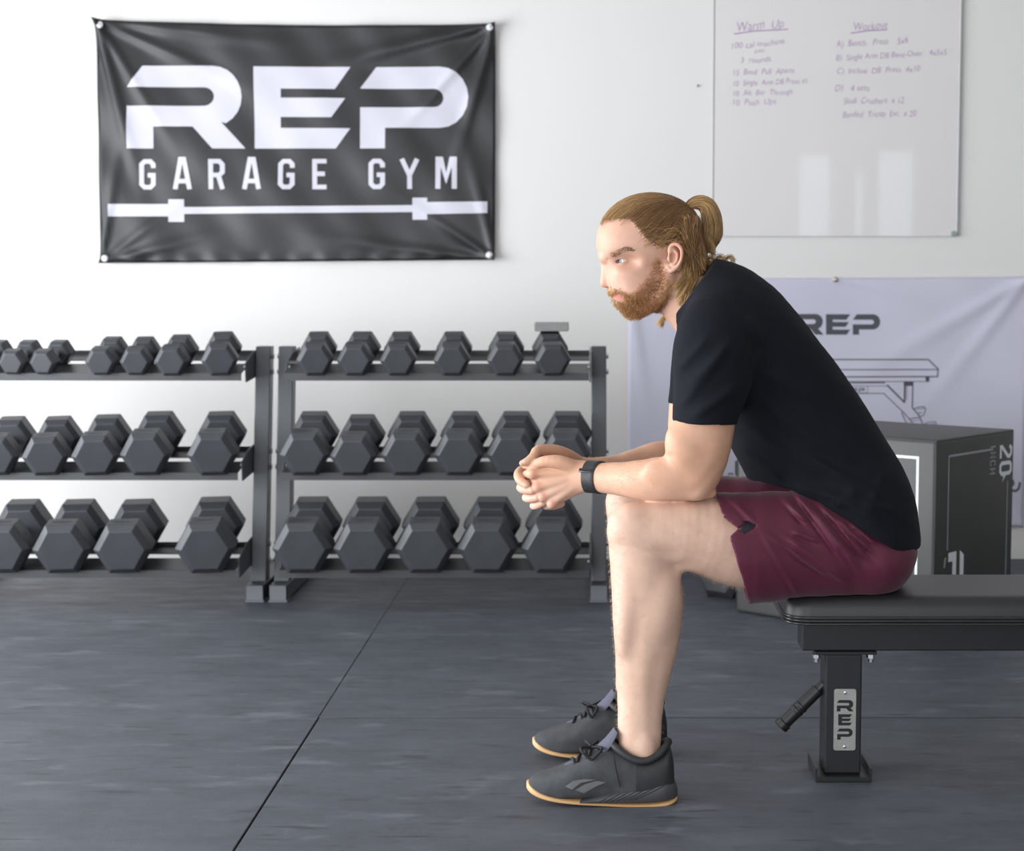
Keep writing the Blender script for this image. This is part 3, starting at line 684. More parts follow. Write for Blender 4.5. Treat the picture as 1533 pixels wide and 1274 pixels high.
# ------------------------------------------------------------------ implicit-surface toolkit for bodies and clothes
def smin(a, b, k):
    if k <= 0: return np.minimum(a, b)
    h = np.clip(0.5+0.5*(b-a)/k, 0, 1)
    return b*(1-h)+a*h-k*h*(1-h)
def catmull(A, sub):
    A = np.asarray(A, float); n = len(A); out = []
    for i in range(n-1):
        p0, p1, p2, p3 = A[max(i-1, 0)], A[i], A[i+1], A[min(i+2, n-1)]
        for s in range(sub):
            t = s/sub
            out.append(0.5*((2*p1)+(-p0+p2)*t+(2*p0-5*p1+4*p2-p3)*t*t+(-p0+3*p1-3*p2+p3)*t**3))
    out.append(A[-1]); return np.array(out)
class Chain:
    """tube of elliptical sections: centre xyz, ra across (in the side plane), rb along 'up'"""
    def __init__(s, C, ra, rb, up=(0, 1, 0), sub=4, grow=0.0, post=None, ecap=1.0):
        A = catmull(np.column_stack([C, ra, rb]), sub)
        s.C = A[:, :3]; s.a = np.maximum(A[:, 3]+grow, 1e-3); s.b = np.maximum(A[:, 4]+grow, 1e-3)
        s.up = np.array(up, float); s.post = post; s.ecap = ecap
        s.mg = float(np.clip(max(s.a.max(), s.b.max()), 0.008, 0.03))
        m = np.maximum(s.a, s.b)[:, None]+s.mg
        s.lo = (s.C-m).min(0); s.hi = (s.C+m).max(0)
    def __call__(s, xs, ys, zs):
        F = np.full((len(xs), len(ys), len(zs)), 0.5, np.float32)
        for i in range(len(s.C)-1):
            c0, c1 = s.C[i], s.C[i+1]; d = c1-c0; L2 = d@d
            if L2 < 1e-12: continue
            m = max(s.a[i], s.a[i+1], s.b[i], s.b[i+1])+s.mg
            lo = np.minimum(c0, c1)-m; hi = np.maximum(c0, c1)+m
            sl = [slice(*np.searchsorted(v, (l, h))) for v, l, h in zip((xs, ys, zs), lo, hi)]
            x = (xs[sl[0]]-c0[0])[:, None, None]; y = (ys[sl[1]]-c0[1])[None, :, None]; z = (zs[sl[2]]-c0[2])[None, None, :]
            if 0 in (x.size, y.size, z.size): continue
            t = np.clip((x*d[0]+y*d[1]+z*d[2])/L2, 0, 1)
            T = d/math.sqrt(L2); B = s.up-T*(s.up@T); B /= np.linalg.norm(B); N = np.cross(B, T)
            px, py, pz = x-t*d[0], y-t*d[1], z-t*d[2]
            u = px*N[0]+py*N[1]+pz*N[2]; v = px*B[0]+py*B[1]+pz*B[2]; w = px*T[0]+py*T[1]+pz*T[2]
            a = s.a[i]+(s.a[i+1]-s.a[i])*t; b = s.b[i]+(s.b[i+1]-s.b[i])*t; e = np.minimum(a, b)*s.ecap
            k0 = np.sqrt((u/a)**2+(v/b)**2+(w/e)**2); k1 = np.sqrt((u/a**2)**2+(v/b**2)**2+(w/e**2)**2)+1e-9
            F[tuple(sl)] = np.minimum(F[tuple(sl)], (k0*(k0-1)/k1).astype(np.float32))
        if s.post is not None: F = s.post(F, xs[:, None, None], ys[None, :, None], zs[None, None, :]).astype(np.float32)
        return F
class Ell:
    def __init__(s, c, r, axes=None, post=None):
        s.c = np.array(c, float); s.r = np.array(r, float); s.A = np.eye(3) if axes is None else np.array(axes, float); s.post = post
        m = s.r.max()+float(np.clip(s.r.max(), 0.008, 0.03)); s.lo = s.c-m; s.hi = s.c+m
    def __call__(s, xs, ys, zs):
        x = (xs-s.c[0])[:, None, None]; y = (ys-s.c[1])[None, :, None]; z = (zs-s.c[2])[None, None, :]
        k0 = 0; k1 = 0
        for ax, r in zip(s.A, s.r):
            q = (x*ax[0]+y*ax[1]+z*ax[2])/r; k0 = k0+q*q; k1 = k1+(q/r)**2
        k0 = np.sqrt(k0); F = (k0*(k0-1)/(np.sqrt(k1)+1e-9)).astype(np.float32)
        if s.post is not None: F = s.post(F, xs[:, None, None], ys[None, :, None], zs[None, None, :]).astype(np.float32)
        return F
def field(ops, lo, hi, h, disp=None):
    lo = np.array(lo); n = np.ceil((np.array(hi)-lo)/h).astype(int)+1
    ax = [lo[i]+h*np.arange(n[i]) for i in range(3)]
    F = np.full(tuple(n), 0.5, np.float32)
    for op, prim, k in ops:
        sl = [slice(*np.searchsorted(ax[i], (prim.lo[i]-k, prim.hi[i]+k))) for i in range(3)]
        sub = [ax[i][sl[i]] for i in range(3)]
        if min(len(q) for q in sub) == 0: continue
        sl = tuple(sl); D = prim(*sub)
        if op == '+': F[sl] = smin(F[sl], D, k)
        elif op == '-': F[sl] = -smin(-F[sl], D, k)
    if disp is not None:
        idx = np.nonzero(np.abs(F) < 0.014)
        F[idx] += disp(ax[0][idx[0]], ax[1][idx[1]], ax[2][idx[2]]).astype(np.float32)
    return F, lo, h
def surface_nets(F, lo, h, skip=()):
    S = F < 0
    c = np.zeros(tuple(n-1 for n in F.shape), np.uint8)
    offs = [(i, j, k) for i in (0, 1) for j in (0, 1) for k in (0, 1)]
    for i, j, k in offs:
        c += S[i:i+c.shape[0], j:j+c.shape[1], k:k+c.shape[2]]
    act = (c > 0) & (c < 8)
    for (a, b) in skip:
        s = tuple(slice(max(0, int(math.ceil((a[q]-lo[q])/h))), max(0, int(math.floor((b[q]-lo[q])/h)))) for q in range(3))
        act[s] = False
    I = np.argwhere(act); V = {o: F[I[:, 0]+o[0], I[:, 1]+o[1], I[:, 2]+o[2]] for o in offs}
    acc = np.zeros((len(I), 3)); cnt = np.zeros(len(I))
    for o in offs:
        for q in range(3):
            if o[q]: continue
            p = list(o); p[q] = 1; p = tuple(p); va, vb = V[o], V[p]
            m = (va < 0) != (vb < 0); t = np.where(m, va/np.where(m, va-vb, 1), 0)
            pos = np.tile(np.array(o, float), (len(I), 1)); pos[:, q] = t
            acc += pos*m[:, None]; cnt += m
    verts = lo+h*(I+acc/cnt[:, None])
    idm = np.full(act.shape, -1, np.int32); idm[act] = np.arange(len(I))
    quads = []
    for q in range(3):
        a, b = (q+1) % 3, (q+2) % 3
        s0 = [slice(None)]*3; s1 = [slice(None)]*3
        s0[q] = slice(0, -1); s1[q] = slice(1, None)
        X = S[tuple(s0)] != S[tuple(s1)]
        E = np.argwhere(X)
        E = E[(E[:, a] > 0) & (E[:, b] > 0) & (E[:, a] < F.shape[a]-1) & (E[:, b] < F.shape[b]-1)]
        ins = S[tuple(s0)][tuple(E.T)]
        def cell(da, db):
            G = E.copy(); G[:, a] += da; G[:, b] += db; return idm[tuple(G.T)]
        Qd = np.stack([cell(-1, -1), cell(0, -1), cell(0, 0), cell(-1, 0)], 1)
        Qd[~ins] = Qd[~ins][:, ::-1]
        quads.append(Qd[(Qd >= 0).all(1)])
    return verts, np.concatenate(quads)
def relax(V, Q, it=2, lam=0.5):
    """light Laplacian smoothing along the quad edges"""
    n = len(V); i = np.concatenate([Q[:, k] for k in range(4)]+[Q[:, (k+1) % 4] for k in range(4)]); j = np.concatenate([Q[:, (k+1) % 4] for k in range(4)]+[Q[:, k] for k in range(4)])
    cnt = np.maximum(np.bincount(i, minlength=n), 1)
    for _ in range(it):
        A = np.stack([np.bincount(i, weights=V[j, k], minlength=n) for k in range(3)], 1)/cnt[:, None]
        V = V+lam*(A-V)*(cnt > 4)[:, None]
    return V
def quad_mesh(name, V, Q):
    me = bpy.data.meshes.new(name)
    me.vertices.add(len(V)); me.vertices.foreach_set('co', np.asarray(V, np.float32).ravel())
    me.loops.add(Q.size); me.loops.foreach_set('vertex_index', np.asarray(Q, np.int32).ravel())
    me.polygons.add(len(Q)); me.polygons.foreach_set('loop_start', np.arange(0, Q.size, 4, dtype=np.int32))
    me.polygons.foreach_set('use_smooth', np.ones(len(Q), bool))
    me.update(calc_edges=True); me.validate(); return me
def paint(me, C):
    at_ = me.attributes.new('pigment', 'FLOAT_COLOR', 'POINT')
    at_.data.foreach_set('color', np.column_stack([C, np.ones(len(C))]).astype(np.float32).ravel())
def sdf_obj(name, ops, h, m, parent, disp=None, pad=0.02, box=None, smooth_it=0):
    lo = np.min([p.lo for o, p, k in ops if o == '+'], 0)-0.0; hi = np.max([p.hi for o, p, k in ops if o == '+'], 0)
    if box is not None: lo, hi = np.maximum(lo, box[0]), np.minimum(hi, box[1])
    V, Q = surface_nets(*field(ops, lo, hi, h, disp))
    o = link(name, quad_mesh(name, relax(V, Q, 2), Q), m, parent)
    return o
def strands(name, P, r0, r1, m, parent, color=None):
    """P: (strands, points, 3) -> three-sided tapering hairs in one mesh"""
    S_, n, _ = P.shape
    T = np.gradient(P, axis=1); T /= np.linalg.norm(T, axis=2, keepdims=True)+1e-9
    ref = np.where(np.abs(T[..., 2:3]) < 0.9, np.array([0, 0, 1.0]), np.array([1.0, 0, 0]))
    A = np.cross(T, ref); A /= np.linalg.norm(A, axis=2, keepdims=True)+1e-9; B = np.cross(T, A)
    r = np.linspace(r0, r1, n)[None, :, None]
    V = np.stack([P+r*(A*math.cos(q)+B*math.sin(q)) for q in (0, 2.0944, 4.1888)], 2).reshape(-1, 3)
    base = (np.arange(S_)[:, None, None]*n+np.arange(n-1)[None, :, None])*3
    j = np.arange(3)[None, None, :]; k = (j+1) % 3
    Q = np.stack([base+j, base+k, base+3+k, base+3+j], -1).reshape(-1, 4)
    me = quad_mesh(name, V, Q)
    if color is not None: paint(me, np.repeat(color, n*3, axis=0))
    return link(name, me, m, parent)

# ------------------------------------------------------------------ the seated man: skeleton layout
YC = 3.40                              # his mid plane = the bench's mid line
PO = -0.06
def q3(px, py, Y): return at(px, py, Y+PO)
def mir(P): P = np.array(P, float).copy(); P[..., 1] = 2*YC-P[..., 1]; return P
def secs(L):
    C = np.array([q3(*s[:3]) for s in L]); ra = np.array([s[3]*mpp(s[2]+PO, c[2]) for s, c in zip(L, C)]); rb = np.array([s[4] for s in L])
    return C, ra, rb
def chain(L, mirror=False, **kw):
    C, ra, rb = secs(L)
    return Chain(mir(C) if mirror else C, ra, rb, **kw)
def ellp(px, py, Y, rx, rz, ry, mirror=False, ang=0, post=None):
    c = q3(px, py, Y); s = mpp(Y+PO, c[2]); c = mir(c) if mirror else c
    ca, sa = math.cos(math.radians(ang)), math.sin(math.radians(ang))
    return Ell(c, (rx*s, rz*s, ry), [(ca, 0, sa), (-sa, 0, ca), (0, 1, 0)], post)
ops = []
def U(p, k): ops.append(('+', p, k))
def D_(p, k): ops.append(('-', p, k))
# trunk (inside the clothes)
U(chain([(1285, 828, 3.46, 52, 0.12), (1262, 765, 3.46, 60, 0.11), (1238, 690, 3.46, 58, 0.12), (1180, 610, 3.46, 84, 0.15), (1130, 530, 3.46, 70, 0.14), (1092, 490, 3.46, 44, 0.09)]), 0)
# legs
thigh = [(1285, 818, 3.385, 58, 0.068), (1200, 815, 3.35, 70, 0.083), (1130, 813, 3.325, 70, 0.084), (1085, 808, 3.31, 64, 0.078), (1035, 800, 3.295, 54, 0.068), (990, 798, 3.285, 48.5, 0.060), (958, 801, 3.28, 48.5, 0.054)]
shin = [(957, 806, 3.28, 46, 0.052), (960, 832, 3.28, 47.5, 0.054), (964, 856, 3.282, 50, 0.056), (968.5, 885, 3.285, 52.5, 0.058), (969.5, 922, 3.288, 51.5, 0.056), (968, 960, 3.29, 48, 0.051), (964, 1000, 3.292, 42, 0.044), (960, 1040, 3.294, 36, 0.038), (958, 1080, 3.285, 33, 0.034), (958, 1110, 3.280, 32, 0.033), (960, 1140, 3.276, 29, 0.026), (962, 1170, 3.275, 26, 0.022)]
for mr in (False, True):
    U(chain(thigh, mr), 0.02)
    C_, ra_, rb_ = secs(shin)
    if mr: C_ = mir(C_); C_[:, 1] -= 0.048*np.clip((0.5-C_[:, 2])/0.45, 0, 1)
    U(Chain(C_, ra_, rb_), 0.012)
    U(ellp(945, 788, 3.268, 36, 34, 0.040, mr), 0.015)          # kneecap
    U(ellp(992, 905, 3.262, 24, 52, 0.030, mr, -8), 0.02)       # calf
    U(ellp(938, 905, 3.262, 15, 75, 0.026, mr, -3), 0.02)       # shin muscle
    if mr: continue
    U(ellp(968, 1118, 3.252, 10, 14, 0.007, mr), 0.016)         # ankle bone
    U(chain([(975, 1172, 3.275, 14, 0.016), (930, 1172, 3.275, 14, 0.018), (890, 1170, 3.275, 12, 0.016), (850, 1175, 3.275, 7, 0.014)], mr), 0.02)
    # tendon behind the knee
    U(chain([(1040, 842, 3.272, 10, 0.014), (1018, 850, 3.268, 8, 0.011), (1004, 868, 3.268, 8, 0.012)], mr), 0.015)
# arms
uarm = [(1072, 500, 3.29, 40, 0.046), (1064, 550, 3.268, 44, 0.054), (1057, 605, 3.262, 45.5, 0.057), (1053, 645, 3.26, 45.5, 0.055), (1048, 680, 3.26, 43, 0.051), (1044, 705, 3.262, 37, 0.046), (1043, 722, 3.264, 28, 0.040)]
farm = [(1044, 720, 3.264, 27, 0.040), (1022, 717, 3.27, 32.5, 0.044), (995, 717, 3.28, 33.5, 0.045), (965, 718.5, 3.30, 31, 0.043), (935, 717.5, 3.33, 26, 0.037), (908, 715.5, 3.358, 23, 0.032), (888, 714, 3.378, 22, 0.029), (872, 713, 3.39, 22, 0.026)]
U(chain(uarm), 0.003); U(chain(farm), 0.005)
U(ellp(1062, 737, 3.262, 11, 9, 0.015), 0.004)                # elbow point
U(ellp(1022, 668, 3.235, 26, 34, 0.030, False, 20), 0.025)     # biceps
U(ellp(1008, 706, 3.246, 42, 20, 0.018, False, -6), 0.022)      # forearm muscle
uarm2 = [(1062, 505, 3.64, 38, 0.046), (1048, 580, 3.66, 42, 0.054), (1040, 640, 3.665, 40, 0.052), (1043, 680, 3.664, 34, 0.046), (1046, 700, 3.66, 26, 0.04)]
farm2 = [(1046, 698, 3.66, 25, 0.038), (1020, 692, 3.652, 30, 0.042), (990, 690, 3.638, 30, 0.043), (955, 697, 3.61, 26, 0.038), (925, 702, 3.575, 21, 0.033), (895, 704, 3.54, 19.5, 0.029), (872, 705, 3.515, 20, 0.026)]
U(chain(uarm2), 0.003); U(chain(farm2), 0.005)
# hands: near hand a closed back-of-hand, far hand's fingers wrapped over it
U(chain([(878, 713, 3.388, 22, 0.025), (858, 715, 3.394, 27, 0.022), (838, 719, 3.398, 32, 0.0205), (818, 725, 3.402, 32, 0.018), (808, 728, 3.406, 29, 0.016)]), 0.010)
U(chain([(868, 704, 3.512, 20, 0.024), (845, 708, 3.505, 26, 0.021), (822, 716, 3.50, 28, 0.018), (808, 722, 3.498, 27, 0.016)]), 0.008)
for px, py, r in ((797, 709, 8.5), (804, 730, 8.5), (812, 744, 8.0), (826, 754, 7.2)): U(ellp(px, py, 3.394, r, r, 0.013), 0.007)
def finger(pts, r, k=0.0022):
    C = np.array([q3(*p) for p in pts]); rr = np.array(r)*0.00140
    U(Chain(C, rr, rr, sub=3), k)
# tendons on the back of the near hand
for a, b in (((800, 709), (868, 706)), ((807, 729), (868, 711)), ((815, 743), (868, 717)), ((828, 752), (868, 722))):
    finger([(a[0], a[1], 3.389), ((a[0]+b[0])/2, (a[1]+b[1])/2, 3.384), (b[0], b[1], 3.375)], [4.5, 3.2, 2.5], 0.009)
# near fingers curl away
for i, (px, py) in enumerate(((797, 709), (804, 730), (812, 744), (826, 754))):
    finger([(px+1, py, 3.398), (px-8, py+2, 3.43), (px+2, py+3, 3.46), (px+14, py, 3.47)], [7.8, 7.4, 6.6, 6])
# near thumb lies along the top
finger([(862, 701, 3.385), (838, 692, 3.380), (815, 691, 3.384), (799, 696, 3.398), (786, 697, 3.41)], [11, 10.5, 8.5, 7, 5.2], 0.005)
# far hand: four fingers and thumb
finger([(803, 701, 3.50), (784, 703, 3.470), (776, 710, 3.436), (779, 719, 3.408), (788, 726, 3.394)], [7.8, 7.6, 7.2, 7.0, 5.8])
finger([(805, 722, 3.50), (786, 727, 3.468), (780, 730, 3.432), (787, 733, 3.404), (797, 734, 3.391)], [7.6, 7.5, 7.3, 7.0, 6.0])
finger([(810, 737, 3.50), (794, 743, 3.468), (788, 745, 3.432), (795, 746, 3.406), (804, 745, 3.393)], [7.2, 7.0, 6.9, 6.6, 5.8])
finger([(818, 748, 3.50), (804, 755, 3.468), (799, 757, 3.434), (805, 756, 3.410), (812, 753, 3.398)], [6.4, 6.4, 6.2, 6.0, 5.2])
finger([(862, 690, 3.50), (846, 681, 3.470), (828, 674, 3.446), (806, 674, 3.422), (799, 683, 3.405), (791, 690, 3.397), (782, 693.5, 3.394)], [11, 11, 9.0, 8.0, 7.2, 6.6, 4.8], 0.003)

# ------------------------------------------------------------------ head
YH = 3.41; TH = math.radians(11)
LAT = np.array([math.sin(TH), -math.cos(TH), 0]); FWD = np.array([-math.cos(TH), -math.sin(TH), 0]); UPV = np.array([0, 0, 1.0])
HM = at(970, 400, YH); HS = mpp(YH, HM[2])
def hp(px, py, l=0.0): return at(px, py, YH)+l*LAT
def na(px, py, l): return at(px, py, YH-l)
def hmir(p): p = np.array(p, float); return p-2*((p-HM) @ LAT)[..., None]*LAT if p.ndim > 1 else p-2*((p-HM) @ LAT)*LAT
def hell(c, ra, rb, rl, ang=0, post=None):
    """ellipsoid: ra along forward tilted down by ang, rb up, rl lateral (m)"""
    a = math.radians(ang); f = FWD*math.cos(a)-UPV*math.sin(a); u = UPV*math.cos(a)+FWD*math.sin(a)
    return Ell(c, (ra*HS, rb*HS, rl), [f, u, LAT], post)
def hchain(P, r, up=None, flat=1.0, **kw):
    r = np.array(r)*HS
    return Chain(np.array(P), r, r*flat, up=LAT if up is None else up, sub=4, **kw)
U(hell(hp(972, 357), 76, 62, 0.076, 6), 0.0)
U(hell(hp(937, 362), 42, 42, 0.062), 0.02)
U(hell(hp(945, 412), 38, 46, 0.054), 0.02)
U(hell(hp(951, 438), 33, 24, 0.040, 10), 0.018)
U(hell(hp(970, 428), 38, 34, 0.053), 0.02)
U(hell(hp(948, 459), 14, 11, 0.022), 0.014)
# neck
U(Chain(np.array([at(1095, 512, 3.40), at(1058, 472, 3.40), at(1027, 440, 3.405), at(1005, 415, 3.41)]), np.array([62, 51, 47, 42])*HS, np.array([0.085, 0.064, 0.060, 0.058])), 0.02)
def both(fn):
    for s in (1, -1): fn(s)
def P2(s, *pts):
    """apparent (near-side) photo points with lateral offset -> world, mirrored when s<0"""
    A = np.array([na(*p) for p in pts]); return A if s > 0 else hmir(A)
def face(s):
    U(hchain(P2(s, (950, 463, 0.012), (975, 453, 0.038), (996, 432, 0.056), (1002, 402, 0.064)), [9, 10, 10, 8]), 0.014)      # jaw
    U(Ell(P2(s, (942, 408, 0.040))[0], (18*HS, 13*HS, 0.0135), [FWD, UPV, LAT]), 0.014)                                        # cheekbone
    U(Ell(P2(s, (961, 423, 0.0395))[0], (24*HS, 22*HS, 0.0145), [FWD, UPV, LAT]), 0.018)
    U(hchain(P2(s, (903, 386, 0.010), (915, 383, 0.026), (932, 378, 0.042), (948, 380, 0.054)), [6.0, 6.4, 6.0, 5.0]), 0.010)  # brow
both(face)
def socket(s):
    D_(Ell(P2(s, (932, 391, 0.0640))[0], (22*HS, 8.5*HS, 0.018), [FWD, UPV, LAT]), 0.018)
both(socket)
# nose
U(hchain([hp(905, 392), hp(905, 403), hp(906, 414), hp(905, 423)], [5.0, 5.4, 6.6, 7.2], up=LAT, flat=1.25), 0.007)
U(hell(hp(912, 424.5), 9, 6, 0.012), 0.006)
def ala(s): U(Ell(P2(s, (921.5, 422.5, 0.0185))[0], (8.5*HS, 7.0*HS, 0.0085), [FWD, UPV, LAT]), 0.004)
both(ala)
def nasol(s): D_(Ell(P2(s, (931, 424, 0.028))[0], (3.5*HS, 9*HS, 0.007), [FWD, UPV, LAT]), 0.006)
both(nasol)
def nostril(s): D_(Ell(P2(s, (911.5, 431.5, 0.009))[0], (4.5*HS, 2.6*HS, 0.0035), [FWD, UPV, LAT]), 0.002)
both(nostril)
# lips and mouth line
U(hchain(np.concatenate([P2(-1, (936, 445, 0.026), (925, 441, 0.014)), [hp(919, 438.5)], P2(1, (925, 441, 0.014), (936, 445, 0.026))]), [2, 4.0, 4.4, 4.0, 2]), 0.005)
U(hchain(np.concatenate([P2(-1, (936, 446.5, 0.025), (929, 447.5, 0.013)), [hp(925, 447.5)], P2(1, (929, 447.5, 0.013), (936, 446.5, 0.025))]), [2, 4.2, 4.6, 4.2, 2]), 0.005)
D_(hchain(np.concatenate([P2(-1, (937, 446.5, 0.029), (930, 445, 0.0235), (919.5, 443.4, 0.013)), [hp(914.5, 442.8)], P2(1, (919.5, 443.4, 0.013), (930, 445, 0.0235), (937, 446.5, 0.029))]), [0.9, 1.6, 1.9, 2.0, 1.9, 1.6, 0.9]), 0.0015)
# eyelids
EYE = {s: P2(s, (932.5, 390.3, 0.0350))[0] for s in (1, -1)}; ER = 0.0122
GZ = {s: FWD*math.cos(0.95)+LAT*s*math.sin(0.95) for s in (1, -1)}
def lids(s):
    e = EYE[s]; U(Ell(e, (ER+0.0016,)*3), 0.005)
    g = GZ[s]; r = np.cross(g, UPV)
    D_(Ell(e+g*ER*0.95-UPV*0.0006, (0.0105, 0.0036, 0.0112), [g, UPV*0.97+r*0.2*s, r*0.97-UPV*0.2*s]), 0.0012)
    # upper lid fold
    U(Chain(np.array([e+(g*math.cos(t)+r*math.sin(t))*(ER+0.0012)*0.93+UPV*(0.0062+0.0010*math.cos(t)) for t in np.linspace(-1.0, 1.0, 7)]), np.full(7, 0.0016), np.full(7, 0.0016), up=UPV, sub=2), 0.0025)
both(lids)
# ears
def ear(s):
    base = P2(s, (1011, 386, 0.072))[0]
    out = LAT*s*0.93-FWD*0.36; fw = FWD*0.93+LAT*s*0.36
    U(Ell(P2(s, (1010.5, 386, 0.073))[0], (11*HS, 20.5*HS, 0.0065), [fw*math.cos(0.3)-UPV*math.sin(0.3), UPV*math.cos(0.3)+fw*math.sin(0.3), out]), 0.006)
    rim = [(1001.5, 377, 0.075), (1002.5, 371, 0.0775), (1006.7, 366.6, 0.080), (1012.5, 365.8, 0.083), (1018, 370, 0.086), (1020.8, 377, 0.088), (1020, 387, 0.087), (1015.8, 396.5, 0.083), (1010, 402.5, 0.080), (1004.8, 405, 0.077), (1001.5, 402, 0.0745)]
    U(hchain(P2(s, *rim), [2.3, 2.6, 2.8, 2.8, 2.7, 2.6, 2.4, 2.6, 3.4, 3.8, 3.0]), 0.0025)
    D_(Ell(P2(s, (1008, 387, 0.0835))[0], (5.6*HS, 8.5*HS, 0.0085), [fw, UPV, out]), 0.004)
    U(hchain(P2(s, (1009, 374.5, 0.079), (1013.8, 380, 0.0815), (1013, 390, 0.081), (1008, 396, 0.079)), [1.8, 2.2, 2.2, 1.8]), 0.003)
    U(Ell(P2(s, (1001.5, 387.5, 0.0775))[0], (2.6*HS, 4.5*HS, 0.004), [fw, UPV, out]), 0.003)
both(ear)

# creases along the lower leg and forearm (real relief)
def groove(X, Y, Z, pts, w, h, near=True):
    P = np.array([q3(*p) for p in pts]); 
    if not near: P = mir(P)
    d = np.full(X.shape, 9.0)
    for a, b in zip(P[:-1], P[1:]):
        e = b-a; t = np.clip(((X-a[0])*e[0]+(Z-a[2])*e[2])/(e[0]**2+e[2]**2), 0, 1)
        d = np.minimum(d, np.hypot(X-a[0]-t*e[0], Z-a[2]-t*e[2]))
    side = (Y < P[:, 1].mean()+0.035) if near else (Y > 9)
    return h*np.exp(-(d/w)**2)*side
def body_disp(X, Y, Z):
    o = groove(X, Y, Z, [(958, 880, 3.26), (952, 950, 3.26), (949, 1020, 3.27)], 0.014, 0.0004)
    o += groove(X, Y, Z, [(985, 985, 3.26), (978, 1030, 3.27), (975, 1095, 3.28)], 0.011, 0.0015)
    o -= groove(X, Y, Z, [(967, 930, 3.26), (963, 990, 3.26), (965, 1060, 3.27)], 0.012, 0.0010)
    o += groove(X, Y, Z, [(930, 812, 3.25), (960, 822, 3.25), (1010, 826, 3.25)], 0.010, 0.0022)
    o += groove(X, Y, Z, [(1006, 684, 3.2), (985, 690, 3.2)], 0.005, 0.0022)
    o += groove(X, Y, Z, [(1072, 700, 3.2), (1040, 740, 3.2)], 0.009, 0.0016)
    o += 0.0006*np.sin(X*95+Z*60)*np.sin(Z*88-Y*40)
    return o
HEADBOX = (at(880, 500, YH)+np.array([0, -0.115, 0]), at(1075, 280, YH)+np.array([0, 0.115, 0]))
HANDBOX = (np.array([q3(764, 772, 3.45)[0], YC-0.14, q3(764, 772, 3.45)[2]]), np.array([q3(874, 660, 3.45)[0], YC+0.13, q3(874, 660, 3.45)[2]]))
lo = np.min([p.lo for o, p, k in ops if o == '+'], 0); hi = np.max([p.hi for o, p, k in ops if o == '+'], 0)
h0 = 0.0032
parts = [surface_nets(*field(ops, lo, hi, h0, body_disp), skip=[(HEADBOX[0]+h0*1.5, HEADBOX[1]-h0*1.5), (HANDBOX[0]+h0*1.5, HANDBOX[1]-h0*1.5)])]
parts.append(surface_nets(*field(ops, HEADBOX[0], HEADBOX[1], 0.0014)))
parts.append(surface_nets(*field(ops, HANDBOX[0], HANDBOX[1], 0.0013)))
parts[0] = (relax(*parts[0], 4), parts[0][1]); parts[1] = (relax(*parts[1], 2), parts[1][1]); parts[2] = (relax(*parts[2], 2), parts[2][1])
HEADV, HEADQ = parts[1]
V = np.concatenate([p[0] for p in parts]); nb = np.cumsum([0]+[len(p[0]) for p in parts])
Qs = np.concatenate([p[1]+n for p, n in zip(parts, nb)])
me = quad_mesh('person', V, Qs)
# pigments (skin tone by body region, lips, beard shadow, nails)
def blob(P, c, r): return np.exp(-(((P-np.array(c))**2).sum(1))/(r*r))
def inpoly(u, v, poly):
    r = np.zeros(u.shape, bool); n = len(poly)
    for i in range(n):
        (x1, y1), (x2, y2) = poly[i], poly[(i+1) % n]
        c = ((y1 > v) != (y2 > v)) & (u < (x2-x1)*(v-y1)/(y2-y1+1e-12)+x1); r ^= c
    return r
def head_uv(P):
    """side-view head coordinates (photo scale) of points, near and far side alike"""
    Q_ = P.copy(); l = (Q_-HM) @ LAT; far = l < 0
    Q_[far] = Q_[far]-2*l[far][:, None]*LAT
    Yd = Q_[:, 1]; dcam = Yd*CP+(CAMH-Q_[:, 2])*SP
    return 890+FPX*Q_[:, 0]/dcam, 637-FPX*((Q_[:, 2]-CAMH)*CP+Yd*SP)/dcam, np.abs(l)
BEARD = [(988, 388), (979, 390), (975, 408), (964, 424), (953, 436), (945, 442), (938, 440), (929, 435.5), (919, 433), (912, 436), (913, 443), (921, 447), (934, 452), (926, 452), (924, 470), (940, 482), (965, 478), (985, 466), (1000, 447), (1003, 425), (998, 408)]
arm = np.array([0.62, 0.355, 0.24]); leg = np.array([0.66, 0.44, 0.34]); facec = np.array([0.59, 0.35, 0.255])
Zv = V[:, 2]; w = np.clip((Zv-0.60)/0.06, 0, 1)[:, None]
Cc = leg*(1-w)+arm*w
ish = np.zeros(len(V), bool); ish[nb[1]:nb[2]] = True
Cc[ish] = facec
hu, hv, hl = head_uv(V)
def soft_in(u, v, poly, s=3.0):
    return np.mean([inpoly(u+s*math.cos(q)*r_, v+s*math.sin(q)*r_, poly) for r_ in (0.5, 1.0, 1.5) for q in np.arange(8)*math.pi/4], 0)
bm_ = np.zeros(len(V)); bm_[ish] = soft_in(hu[ish], hv[ish], BEARD); bm_ = (bm_*0.60)[:, None]
frb = np.clip((950-hu)/30, 0, 1)[:, None]
Cc = Cc*(1-bm_)+(np.array([0.33, 0.155, 0.075])*(1-frb)+np.array([0.46, 0.27, 0.13])*frb)*bm_
lq = ((hu-(927+0.0*hl))/10.5)**2+((hv-443.2-(hu-920)*0.12)/4.6)**2
lipm = (np.clip(1.5-lq*1.3, 0, 1)*(hl < 0.031)*ish)[:, None]
Cc = Cc*(1-lipm)+np.array([0.60, 0.22, 0.19])*lipm
red = np.zeros(len(V))
for s in (1, -1):
    red = np.maximum(red, 0.9*blob(V, P2(s, (1018, 380, 0.085))[0], 0.014)); red = np.maximum(red, 0.6*blob(V, P2(s, (1012, 366, 0.083))[0], 0.010))
    red = np.maximum(red, 0.5*blob(V, P2(s, (918, 420, 0.015))[0], 0.015)); red = np.maximum(red, 0.25*blob(V, P2(s, (935, 392, 0.035))[0], 0.018))
red = np.maximum(red, 0.4*blob(V, hp(903, 424), 0.010))
